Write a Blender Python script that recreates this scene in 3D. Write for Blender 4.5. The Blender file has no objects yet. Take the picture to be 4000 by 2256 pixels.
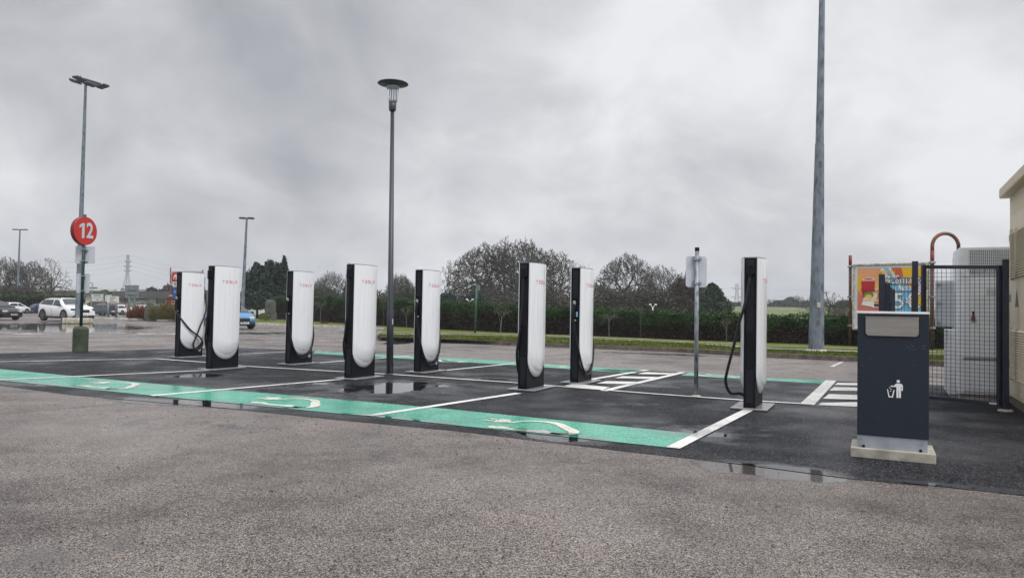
import bpy, math, random
import numpy as np
from mathutils import Vector, Matrix
random.seed(7)
rad = math.radians
S = bpy.context.scene
COL = S.collection

# ------------------------------------------------------------------ camera
F_PX, PITCH, ROLL, EYE = 2900.0, 0.0272, 0.0172, 1.27
_F = Vector((0, math.cos(PITCH), math.sin(PITCH)))
_R0 = Vector((1, 0, 0)); _U0 = _R0.cross(_F)
CR = _R0*math.cos(ROLL) + _U0*math.sin(ROLL)
CU = -_R0*math.sin(ROLL) + _U0*math.cos(ROLL)
cd = bpy.data.cameras.new('camera'); cam = bpy.data.objects.new('camera', cd); COL.objects.link(cam)
cd.sensor_width = 36; cd.sensor_fit = 'HORIZONTAL'; cd.lens = F_PX/4000*36
cd.clip_start = 0.1; cd.clip_end = 3000
m = Matrix.Identity(4)
for i in range(3):
    m[i][0], m[i][1], m[i][2] = CR[i], CU[i], -_F[i]
m[0][3], m[1][3], m[2][3] = 0, 0, EYE
cam.matrix_world = m
S.camera = cam
S.render.resolution_x = 1024; S.render.resolution_y = 577

# ------------------------------------------------------------------ light
EXPO = 0.35
S.view_settings.view_transform = 'Standard'; S.view_settings.look = 'None'
S.view_settings.exposure = EXPO; S.view_settings.gamma = 1
SUN_EL, SUN_AZ = 50, 142      # high, behind the camera, hidden by the overcast
W = bpy.data.worlds.new('World'); S.world = W; W.use_nodes = True
wn = W.node_tree; wn.nodes.clear()
def wN(t, **k):
    n = wn.nodes.new(t)
    for a, b in k.items(): setattr(n, a, b)
    return n
def nmath(tree, op, a, b=None, c=None, clamp=False):
    n = tree.nodes.new('ShaderNodeMath'); n.operation = op; n.use_clamp = clamp
    for i, v in enumerate((a, b, c)):
        if v is None: continue
        if isinstance(v, (int, float)): n.inputs[i].default_value = v
        else: tree.links.new(v, n.inputs[i])
    return n.outputs[0]
def ramp(tree, fac, stops, interp='LINEAR'):
    n = tree.nodes.new('ShaderNodeValToRGB'); n.color_ramp.interpolation = interp
    e = n.color_ramp.elements
    while len(e) < len(stops): e.new(0.5)
    for el, (p, c) in zip(e, stops):
        el.position = p; el.color = (*c, 1) if len(c) == 3 else c
    tree.links.new(fac, n.inputs[0]); return n.outputs[0]
def mixc(tree, fac, a, b, mode='MIX'):
    n = tree.nodes.new('ShaderNodeMix'); n.data_type = 'RGBA'; n.blend_type = mode
    for s, v in ((0, fac), (6, a), (7, b)):
        if isinstance(v, (int, float)): n.inputs[s].default_value = v
        elif isinstance(v, tuple): n.inputs[s].default_value = (*v, 1)
        else: tree.links.new(v, n.inputs[s])
    return n.outputs[2]
tc = wN('ShaderNodeTexCoord')
sep = wN('ShaderNodeSeparateXYZ'); wn.links.new(tc.outputs['Generated'], sep.inputs[0])
zc = nmath(wn, 'MAXIMUM', sep.outputs[2], 0.0)
den = nmath(wn, 'ADD', zc, 0.55)
cmb = wN('ShaderNodeCombineXYZ')
wn.links.new(nmath(wn, 'DIVIDE', sep.outputs[0], den), cmb.inputs[0])
wn.links.new(nmath(wn, 'DIVIDE', sep.outputs[1], den), cmb.inputs[1])
def wnoise(scale, detail, rough, dist, off):
    mp = wN('ShaderNodeMapping'); mp.inputs['Location'].default_value = off
    wn.links.new(cmb.outputs[0], mp.inputs[0])
    n = wN('ShaderNodeTexNoise'); n.inputs['Scale'].default_value = scale; n.inputs['Detail'].default_value = detail
    n.inputs['Roughness'].default_value = rough; n.inputs['Distortion'].default_value = dist
    wn.links.new(mp.outputs[0], n.inputs[0]); return n.outputs[0]
n1 = wnoise(1.5, 5, 0.5, 0.4, (1.3, 4.2, 0))
n2 = wnoise(4.6, 7, 0.56, 0.6, (7.1, 0.4, 2))
cl = nmath(wn, 'ADD', nmath(wn, 'MULTIPLY', n1, 0.68), nmath(wn, 'MULTIPLY', n2, 0.32))
# broad light and dark masses of the cloud deck, placed by direction
def blob(px, py, size, amp):
    x = (px-2000)/F_PX; y = (1128-py)/F_PX
    d = (_F + CR*x + CU*y).normalized()
    vm = wN('ShaderNodeVectorMath', operation='DISTANCE'); wn.links.new(tc.outputs['Generated'], vm.inputs[0])
    vm.inputs[1].default_value = d
    g = nmath(wn, 'SUBTRACT', 1.0, nmath(wn, 'DIVIDE', vm.outputs['Value'], size), clamp=True)
    g = nmath(wn, 'MULTIPLY', nmath(wn, 'POWER', g, 1.4), amp)
    return g
for b in ((1800, 150, .45, .05), (2800, 300, .45, .07), (3500, 200, .4, .05), (300, 150, .22, .07), (850, 380, .38, -.07),
          (2300, 720, .24, -.06), (450, 900, .4, -.05), (1300, 700, .3, -.02), (100, 0, .2, -.06), (3600, 800, .4, .01), (1600, 560, .3, .02)):
    cl = nmath(wn, 'ADD', cl, blob(*b))
cloud = ramp(wn, cl, [(0.33, (0.30, 0.307, 0.33)), (0.42, (0.395, 0.40, 0.425)), (0.50, (0.49, 0.497, 0.515)), (0.62, (0.68, 0.685, 0.705))])
# an overcast sky is about three times brighter overhead than near the horizon
zen = ramp(wn, zc, [(0.0, (1.06,)*3), (0.40, (1.03,)*3), (0.60, (2.1,)*3), (1.0, (2.8,)*3)])
cloud = mixc(wn, 1.0, cloud, zen, 'MULTIPLY')
sky = wN('ShaderNodeTexSky', sky_type='NISHITA'); sky.sun_disc = False
sky.sun_elevation = rad(SUN_EL); sky.sun_rotation = rad(SUN_AZ); sky.air_density = 1; sky.dust_density = 4
bg1 = wN('ShaderNodeBackground'); bg1.inputs[1].default_value = 0.10
# the cloud deck hides nearly all of the blue sky: cloud radiance is given for strength 0.1
c10 = mixc(wn, 1.0, cloud, (10.0, 10.0, 10.0), 'MULTIPLY')
wn.links.new(mixc(wn, 0.96, sky.outputs[0], c10), bg1.inputs[0])
wo = wN('ShaderNodeOutputWorld'); wn.links.new(bg1.outputs[0], wo.inputs[0])
sl = bpy.data.lights.new('sun', 'SUN'); sl.energy = 1.3; sl.angle = rad(25); sl.color = (1, .98, .95)
so = bpy.data.objects.new('sun', sl); COL.objects.link(so)
_sd = Vector((math.sin(rad(SUN_AZ))*math.cos(rad(SUN_EL)), math.cos(rad(SUN_AZ))*math.cos(rad(SUN_EL)), math.sin(rad(SUN_EL))))
so.rotation_euler = (-_sd).to_track_quat('-Z', 'Y').to_euler()

# ------------------------------------------------------------------ measuring helpers (photo is 4000 x 2256)
def ray(px, py):
    return _F + CR*((px-2000)/F_PX) + CU*((1128-py)/F_PX)
def G(px, py, z=0.0):
    r = ray(px, py); t = (z-EYE)/r.z
    return Vector((r.x*t, r.y*t, z))
def XZ(px, py, d):
    r = ray(px, py); t = d/r.y
    return Vector((r.x*t, d, EYE+r.z*t))
def AT(px, d, z=0.0):
    k = (px-2000)/F_PX                       # (v.R) = k (v.F)
    c = CR - _F*k
    return Vector((-(c.y*d + c.z*(z-EYE))/c.x, d, z))

# ------------------------------------------------------------------ materials
def newmat(name):
    mt = bpy.data.materials.new(name); mt.use_nodes = True
    t = mt.node_tree; b = t.nodes['Principled BSDF']; return mt, t, b
def noise(t, scale, detail=4, rough=.55, vec=None, dist=0):
    n = t.nodes.new('ShaderNodeTexNoise'); n.inputs['Scale'].default_value = scale
    n.inputs['Detail'].default_value = detail; n.inputs['Roughness'].default_value = rough
    n.inputs['Distortion'].default_value = dist
    if vec is not None: t.links.new(vec, n.inputs[0])
    return n.outputs[0]
def objvec(t, scale=(1, 1, 1)):
    g = t.nodes.new('ShaderNodeTexCoord'); mp = t.nodes.new('ShaderNodeMapping')
    mp.inputs['Scale'].default_value = scale; t.links.new(g.outputs['Object'], mp.inputs[0]); return mp.outputs[0]
def geo(t): return t.nodes.new('ShaderNodeNewGeometry').outputs['Position']
def bump(t, b, h, strength=.3, dist=.01):
    n = t.nodes.new('ShaderNodeBump')
    if isinstance(strength, (int, float)): n.inputs['Strength'].default_value = strength
    else: t.links.new(strength, n.inputs['Strength'])
    n.inputs['Distance'].default_value = dist
    t.links.new(h, n.inputs['Height']); t.links.new(n.outputs[0], b.inputs['Normal'])
def mat(name, c, rough=.5, metal=0, var=.12, scale=6, bmp=0, coat=0, vec=(1, 1, 1), c2=None, det=5, spec=None):
    mt, t, b = newmat(name)
    v = objvec(t, vec); n = noise(t, scale, det, .6, v)
    lo = tuple(x*(1-var) for x in c) if c2 is None else c2
    hi = tuple(min(1, x*(1+var)) for x in c)
    t.links.new(ramp(t, n, [(.35, lo), (.65, hi)]), b.inputs['Base Color'])
    t.links.new(nmath(t, 'ADD', nmath(t, 'MULTIPLY', n, .12), rough-.06, clamp=True), b.inputs['Roughness'])
    b.inputs['Metallic'].default_value = metal
    if coat: b.inputs['Coat Weight'].default_value = coat; b.inputs['Coat Roughness'].default_value = .08
    if spec is not None: b.inputs['Specular IOR Level'].default_value = spec
    if bmp: bump(t, b, n, bmp, .01)
    return mt
M = {}
def glass(name, c, rough=.05):
    mt, t, b = newmat(name); b.inputs['Base Color'].default_value = (*c, 1); b.inputs['Roughness'].default_value = rough
    b.inputs['Specular IOR Level'].default_value = .8; return mt
M['white_panel'] = mat('white_panel', (.82, .83, .85), .28, var=.012, scale=3, vec=(6, 6, .35), coat=.5)
M['black_plastic'] = mat('black_plastic', (.006, .0065, .010), .5, var=.3, scale=9, spec=.22)
M['black_gloss'] = mat('black_gloss', (.004, .0045, .008), .3, var=.2, scale=5, spec=.2)
M['dark_inset'] = mat('dark_inset', (.012, .013, .019), .55, var=.25, scale=60, spec=.25)
M['rubber'] = mat('rubber', (.010, .011, .014), .42, var=.3, scale=20, spec=.35)
M['red_mark'] = mat('red_mark', (.62, .06, .09), .4, var=.05)
M['label_grey'] = mat('label_grey', (.55, .56, .57), .4)
M['label_blue'] = mat('label_blue', (.25, .5, .8), .4)
M['concrete'] = mat('concrete', (.38, .36, .31), .75, var=.3, scale=9, bmp=.3)
M['concrete_pad'] = mat('concrete_pad', (.36, .335, .28), .7, var=.28, scale=7, bmp=.4)
M['plate_grey'] = mat('plate_grey', (.24, .24, .25), .25, var=.2, scale=7)
M['pole_dark'] = mat('pole_dark', (.040, .046, .060), .38, var=.2, scale=5, vec=(1, 1, .4))
M['navy'] = mat('navy', (.017, .024, .037), .5, var=.18, scale=120, bmp=.08, spec=.3)
M['navy_frame'] = mat('navy_frame', (.013, .017, .032), .4, var=.2, scale=10)
M['steel_plain'] = mat('steel_plain', (.34, .36, .40), .45, metal=.3, var=.15, scale=5)
M['brushed'] = mat('brushed', (.30, .285, .265), .42, metal=.45, var=.10, scale=4, vec=(1, 8, 8))
M['white_paint'] = mat('white_paint', (.78, .78, .78), .45, var=.08, scale=8)
M['white_cab'] = mat('white_cab', (.76, .78, .80), .45, var=.08, scale=3)
M['grey_cab'] = mat('grey_cab', (.50, .53, .54), .5, var=.08, scale=3)
M['cream'] = mat('cream', (.60, .52, .385), .7, var=.08, scale=30, bmp=.15)
M['cream_door'] = mat('cream_door', (.60, .52, .38), .45, var=.06, scale=5)
M['cream_plinth'] = mat('cream_plinth', (.13, .11, .085), .8, var=.3, scale=9)
M['rust_red'] = mat('rust_red', (.20, .035, .025), .5, var=.4, scale=6)
M['rust_brown'] = mat('rust_brown', (.10, .05, .035), .6, var=.5, scale=6)
M['rust_arch'] = mat('rust_arch', (.20, .05, .03), .5, scale=2.2, c2=(.09, .075, .045))
M['sign_red'] = mat('sign_red', (.48, .02, .014), .4, var=.06)
M['sign_maroon'] = mat('sign_maroon', (.12, .012, .03), .4, var=.06)
M['sign_back'] = mat('sign_back', (.52, .55, .60), .4, var=.05)
M['sign_grey'] = mat('sign_grey', (.16, .19, .20), .5, var=.15, scale=3)
M['green_pole'] = mat('green_pole', (.012, .045, .045), .4, var=.2)
M['green_pole2'] = mat('green_pole2', (.03, .09, .06), .5, var=.2)
M['moss'] = mat('moss', (.06, .075, .045), .85, scale=3.5, c2=(.018, .035, .022), bmp=.4, det=8)
M['stone'] = mat('stone', (.10, .105, .10), .9, scale=2.5, c2=(.05, .055, .05), bmp=.5, det=8)
M['white_stone'] = mat('white_stone', (.58, .55, .45), .7, scale=8, c2=(.25, .23, .17), bmp=.3)
M['kerb'] = mat('kerb', (.15, .12, .10), .7, scale=6, c2=(.06, .048, .04), bmp=.3)
M['kerb_light'] = mat('kerb_light', (.66, .64, .58), .7, scale=3, c2=(.34, .32, .27), bmp=.2)
M['path'] = mat('path', (.55, .54, .52), .25, scale=2, c2=(.32, .31, .30))
M['tyre'] = mat('tyre', (.015, .015, .016), .8, var=.2)
M['rim'] = mat('rim', (.28, .28, .29), .35, metal=.7)
M['car_white'] = mat('car_white', (.78, .79, .80), .25, var=.03, coat=.8)
M['car_black'] = mat('car_black', (.006, .007, .010), .25, var=.1, coat=.15, spec=.35)
M['car_grey'] = mat('car_grey', (.05, .06, .085), .25, var=.1, coat=.6)
M['car_blue'] = mat('car_blue', (.02, .17, .36), .3, var=.08, coat=.6)
M['car_navy'] = mat('car_navy', (.01, .05, .13), .25, var=.08, coat=.6)
M['cladding'] = mat('cladding', (.02, .02, .022), .6)
M['car_glass'] = glass('car_glass', (.02, .025, .03))
M['lamp_red'] = mat('lamp_red', (.35, .01, .01), .2)
M['lamp_clear'] = mat('lamp_clear', (.55, .58, .6), .15)
M['plate_white'] = mat('plate_white', (.75, .75, .72), .4)
M['bark'] = mat('bark', (.058, .053, .040), .9, var=.35, scale=2)
M['bark_pale'] = mat('bark_pale', (.115, .115, .085), .85, var=.35, scale=4)
M['bark_far'] = mat('bark_far', (.07, .06, .05), .95, var=.25, scale=1)
M['wall_white'] = mat('wall_white', (.60, .60, .57), .7, var=.06, scale=.3)
M['wall_cream'] = mat('wall_cream', (.60, .57, .47), .7, var=.08, scale=.3)
M['roof_grey'] = mat('roof_grey', (.085, .085, .085), .7, var=.12, scale=.3)
M['slate'] = mat('slate', (.10, .105, .115), .7, var=.12, scale=.3)
M['pylon'] = mat('pylon', (.20, .21, .23), .6, metal=.2)
M['galv'] = None
def galv(name, lo, hi, sc):
    mt, t, b = newmat(name); v = objvec(t, (1, 1, .45))
    vo = t.nodes.new('ShaderNodeTexVoronoi'); vo.inputs['Scale'].default_value = sc; t.links.new(v, vo.inputs[0])
    n = noise(t, sc*.7, 6, .65, v, 1.2)
    f = nmath(t, 'ADD', nmath(t, 'MULTIPLY', vo.outputs['Distance'], .35), nmath(t, 'MULTIPLY', n, .75))
    t.links.new(ramp(t, f, [(.40, lo), (.50, tuple((a+c)/2 for a, c in zip(lo, hi))), (.66, hi)]), b.inputs['Base Color'])
    b.inputs['Roughness'].default_value = .5; b.inputs['Metallic'].default_value = .25; return mt
M['galv'] = galv('galvanised', (.085, .10, .125), (.20, .23, .27), 7)
M['galv_post'] = galv('galvanised_post', (.10, .115, .13), (.34, .37, .40), 14)

# ---- wet ground: every ground sheet shares one world-space map of the water lying on it
PUD = []   # (p1, p2, half width px, strength)
PUD += [((200, 1610), (2000, 1740), 46, .33), ((-200, 2150), (600, 2180), 90, .36), ((1200, 1505), (1800, 1519), 34, .80), ((1330, 1508), (1730, 1516), 24, 1.0), ((900, 1500), (1900, 1570), 40, .34), ((2350, 1640), (3100, 1720), 40, .36), ((665, 1466), (890, 1470), 10, .9), ((330, 1548), (1250, 1606), 17, .95),
        ((1250, 1606), (1900, 1672), 10, .6), ((1900, 1672), (2450, 1742), 24, .95), ((2620, 1800), (3380, 1872), 30, 1.0), ((1780, 1476), (2060, 1486), 8, .8),
        ((2560, 1690), (2960, 1700), 34, .55), ((-300, 1276), (700, 1276), 22, 1.0), ((1480, 1336), (1640, 1340), 9, 1.0),
        ((2050, 1362), (3300, 1410), 5, .6), ((1180, 1496), (1350, 1500), 8, .6), ((-200, 1490), (420, 1512), 10, .5),
        ((720, 1296), (1300, 1306), 7, .7), ((2300, 1500), (2760, 1510), 12, .5), ((3350, 1870), (4100, 1930), 14, .6), ((2250, 1440), (2700, 1462), 6, .6)]
def wetness(t, pos):
    tot = None
    big = noise(t, .55, 4, .55, pos); sm = noise(t, 2.6, 4, .6, pos)
    for (a, b_, hw, st) in PUD:
        A, B = G(*a), G(*b_); mid = (A+B)/2; mx, my = (a[0]+b_[0])/2, (a[1]+b_[1])/2
        L = (B-A).length/2; wd = (G(mx, my-hw)-G(mx, my+hw)); ang = math.atan2(B.y-A.y, B.x-A.x)
        wv = abs(wd.dot(Vector((-math.sin(ang), math.cos(ang), 0))))/2
        mp = t.nodes.new('ShaderNodeMapping'); mp.vector_type = 'TEXTURE'
        mp.inputs['Location'].default_value = (mid.x, mid.y, 0); mp.inputs['Rotation'].default_value = (0, 0, ang)
        mp.inputs['Scale'].default_value = (L*1.15, max(wv, .05)*1.35, 1e3); t.links.new(pos, mp.inputs[0])
        ln = t.nodes.new('ShaderNodeVectorMath'); ln.operation = 'LENGTH'; t.links.new(mp.outputs[0], ln.inputs[0])
        v = nmath(t, 'MULTIPLY', nmath(t, 'SUBTRACT', 1.0, ln.outputs['Value'], clamp=True), st*1.5)
        tot = v if tot is None else nmath(t, 'MAXIMUM', tot, v)
    nn = nmath(t, 'ADD', nmath(t, 'MULTIPLY', big, .7), nmath(t, 'MULTIPLY', sm, .5))
    s = nmath(t, 'ADD', nmath(t, 'MULTIPLY', tot, 1.0), nmath(t, 'MULTIPLY', nmath(t, 'SUBTRACT', nn, .60), 2.2))
    return s, nn
def ground_mat(name, cols, agg, bstr, rough_dry, pud_lo, pud_hi, spec=.5, tone_amt=1.0, bd=.006):
    mt, t, b = newmat(name); pos = geo(t)
    s, nn = wetness(t, pos)
    pud = ramp(t, s, [(pud_lo, (0, 0, 0)), (pud_hi, (1, 1, 1))])
    damp = ramp(t, s, [(pud_lo-.20, (0, 0, 0)), (pud_lo+.05, (1, 1, 1))])
    vo = t.nodes.new('ShaderNodeTexVoronoi'); vo.inputs['Scale'].default_value = agg; t.links.new(pos, vo.inputs[0])
    fine = noise(t, agg*.9, 3, .7, pos); mid = noise(t, agg*.22, 4, .65, pos); big = noise(t, .35, 5, .6, pos); pat = noise(t, 1.7, 5, .65, pos)
    sepc = t.nodes.new('ShaderNodeSeparateColor'); t.links.new(vo.outputs['Color'], sepc.inputs[0])
    f = nmath(t, 'ADD', nmath(t, 'MULTIPLY', sepc.outputs[0], .38), nmath(t, 'ADD', nmath(t, 'MULTIPLY', fine, .42), nmath(t, 'MULTIPLY', mid, .2)))
    col = ramp(t, f, cols)
    big2 = nmath(t, 'ADD', nmath(t, 'MULTIPLY', big, .6), nmath(t, 'MULTIPLY', pat, .4))
    tone = ramp(t, big2, [(.38, tuple(1-tone_amt*q for q in (.40, .40, .40))), (.48, (.94, .94, .94)), (.60, (1.2, 1.17, 1.14)), (.68, (1.42, 1.37, 1.28))])
    col = mixc(t, 1.0, col, tone, 'MULTIPLY')
    col = mixc(t, nmath(t, 'MULTIPLY', damp, .45), col, tuple(x*.6 for x in cols[1][1]))
    col = mixc(t, nmath(t, 'MULTIPLY', pud, .5), col, tuple(x*.35 for x in cols[1][1]))
    t.links.new(col, b.inputs['Base Color'])
    r = nmath(t, 'ADD', rough_dry, nmath(t, 'MULTIPLY', nmath(t, 'SUBTRACT', big2, .5), -.6))
    sheen = ramp(t, nmath(t, 'ADD', nmath(t, 'MULTIPLY', noise(t, .32, 3, .5, pos), .7), nmath(t, 'MULTIPLY', noise(t, 1.3, 3, .5, pos), .3)), [(.47, (0, 0, 0)), (.64, (1, 1, 1))])
    r = nmath(t, 'MULTIPLY', r, nmath(t, 'SUBTRACT', 1.0, nmath(t, 'MULTIPLY', sheen, .60)))
    r = nmath(t, 'MULTIPLY', r, nmath(t, 'SUBTRACT', 1.0, nmath(t, 'MULTIPLY', damp, .68)))
    r = nmath(t, 'MULTIPLY', r, nmath(t, 'SUBTRACT', 1.0, pud)); r = nmath(t, 'ADD', r, nmath(t, 'ADD', .03, nmath(t, 'MULTIPLY', mid, .05)), clamp=True)
    t.links.new(r, b.inputs['Roughness'])
    h = nmath(t, 'ADD', nmath(t, 'MULTIPLY', vo.outputs['Distance'], -.6), nmath(t, 'MULTIPLY', fine, .7))
    bump(t, b, h, nmath(t, 'MULTIPLY', nmath(t, 'SUBTRACT', 1.0, pud), nmath(t, 'MULTIPLY', nmath(t, 'SUBTRACT', 1.0, nmath(t, 'MULTIPLY', nmath(t, 'MAXIMUM', sheen, damp), .6)), bstr)), bd)
    b.inputs['IOR'].default_value = 1.4
    wetf = nmath(t, 'MAXIMUM', pud, nmath(t, 'MAXIMUM', nmath(t, 'MULTIPLY', sheen, .55), nmath(t, 'MULTIPLY', damp, .9)))
    t.links.new(nmath(t, 'ADD', spec, nmath(t, 'MULTIPLY', wetf, .5-spec), clamp=True), b.inputs['Specular IOR Level'])
    return mt
M['old_asphalt'] = ground_mat('old_asphalt', [(.32, (.022, .018, .017)), (.43, (.075, .061, .053)), (.54, (.165, .138, .123)), (.67, (.38, .34, .315))], 160, 1.0, .42, .50, .72, .34, 1.15, .007)
M['new_asphalt'] = ground_mat('new_asphalt', [(.30, (.004, .004, .006)), (.50, (.011, .012, .016)), (.60, (.024, .026, .033)), (.72, (.17, .17, .18))], 100, 1.0, .52, .46, .72, .13, .6, .014)
M['green_paint'] = ground_mat('green_paint', [(.28, (.02, .12, .085)), (.38, (.03, .31, .20)), (.5, (.065, .40, .27)), (.72, (.13, .47, .35))], 80, .35, .20, .38, .58)
M['line_paint'] = ground_mat('line_paint', [(.28, (.20, .20, .19)), (.37, (.66, .65, .62)), (.5, (.74, .73, .70)), (.72, (.80, .79, .77))], 80, .3, .35, .55, .8)
M['symbol_paint'] = ground_mat('symbol_paint', [(.30, (.12, .25, .19)), (.40, (.56, .56, .46)), (.5, (.66, .65, .56)), (.72, (.74, .72, .63))], 80, .3, .35, .42, .7)
M['line_worn'] = ground_mat('line_worn', [(.34, (.16, .14, .12)), (.42, (.5, .47, .44)), (.52, (.7, .68, .66)), (.72, (.75, .74, .72))], 60, .4, .35, .6, .8)

def leafmat(name, stops, sc=.9, sc2=9, rough=.6):
    mt, t, b = newmat(name); pos = geo(t)
    n = nmath(t, 'ADD', nmath(t, 'MULTIPLY', noise(t, sc, 4, .6, pos), .55), nmath(t, 'MULTIPLY', noise(t, sc2, 3, .7, pos), .45))
    t.links.new(ramp(t, n, stops), b.inputs['Base Color']); b.inputs['Roughness'].default_value = rough
    b.inputs['Specular IOR Level'].default_value = .25
    return mt
M['grass'] = leafmat('grass', [(.36, (.035, .052, .008)), (.5, (.088, .112, .012)), (.62, (.14, .15, .022)), (.7, (.21, .17, .05))], .7, 7, .8)
M['field'] = leafmat('field', [(.35, (.095, .12, .045)), (.6, (.15, .175, .07))], .05, .4, .9)
M['evergreen'] = leafmat('evergreen', [(.38, (.010, .022, .018)), (.5, (.022, .045, .032)), (.64, (.045, .075, .05))], .6, 5)
M['evergreen2'] = leafmat('evergreen2', [(.38, (.012, .026, .014)), (.5, (.03, .06, .03)), (.64, (.06, .10, .055))], .6, 5)
M['brown_bush'] = leafmat('brown_bush', [(.38, (.035, .028, .022)), (.5, (.065, .05, .038)), (.64, (.10, .08, .06))], .6, 5)
M['undergrowth'] = leafmat('undergrowth', [(.38, (.030, .028, .020)), (.5, (.050, .045, .033)), (.64, (.085, .075, .055))], .6, 5)
M['round_bush'] = leafmat('round_bush', [(.38, (.08, .10, .03)), (.64, (.22, .25, .10))], 2, 12)
M['shrub_red'] = leafmat('shrub_red', [(.38, (.06, .025, .015)), (.55, (.20, .075, .035)), (.7, (.25, .14, .06))], 1.2, 9)
M['shrub_olive'] = leafmat('shrub_olive', [(.38, (.04, .035, .015)), (.55, (.14, .13, .04)), (.7, (.24, .17, .07))], 1.2, 9)
M['far_tree'] = leafmat('far_tree', [(.38, (.022, .03, .022)), (.64, (.05, .06, .045))], .1, .8, 1)
M['soil'] = mat('soil', (.07, .055, .04), .85, scale=3, c2=(.03, .028, .018), bmp=.5)
M['tar'] = mat('tar', (.015, .013, .012), .35)
M['debris'] = mat('debris', (.035, .025, .018), .7, var=.5, scale=40)
def hedge_mat():
    mt, t, b = newmat('hedge'); pos = geo(t); sp = t.nodes.new('ShaderNodeSeparateXYZ'); t.links.new(pos, sp.inputs[0])
    at = t.nodes.new('ShaderNodeAttribute'); at.attribute_name = 'hfrac'
    big = noise(t, 1.1, 4, .6, pos); fn = noise(t, 9, 3, .7, pos)
    h = nmath(t, 'ADD', at.outputs['Fac'], nmath(t, 'MULTIPLY', nmath(t, 'SUBTRACT', big, .5), .9))
    brown = ramp(t, fn, [(.38, (.010, .008, .006)), (.62, (.038, .026, .018))])
    green = ramp(t, nmath(t, 'ADD', nmath(t, 'MULTIPLY', fn, .6), nmath(t, 'MULTIPLY', big, .4)), [(.38, (.010, .026, .010)), (.5, (.024, .056, .016)), (.62, (.055, .105, .025))])
    f = ramp(t, h, [(.50, (0, 0, 0)), (.72, (1, 1, 1))])
    t.links.new(mixc(t, f, brown, green), b.inputs['Base Color']); b.inputs['Roughness'].default_value = .6
    b.inputs['Specular IOR Level'].default_value = .2
    return mt
M['hedge'] = hedge_mat()

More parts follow.
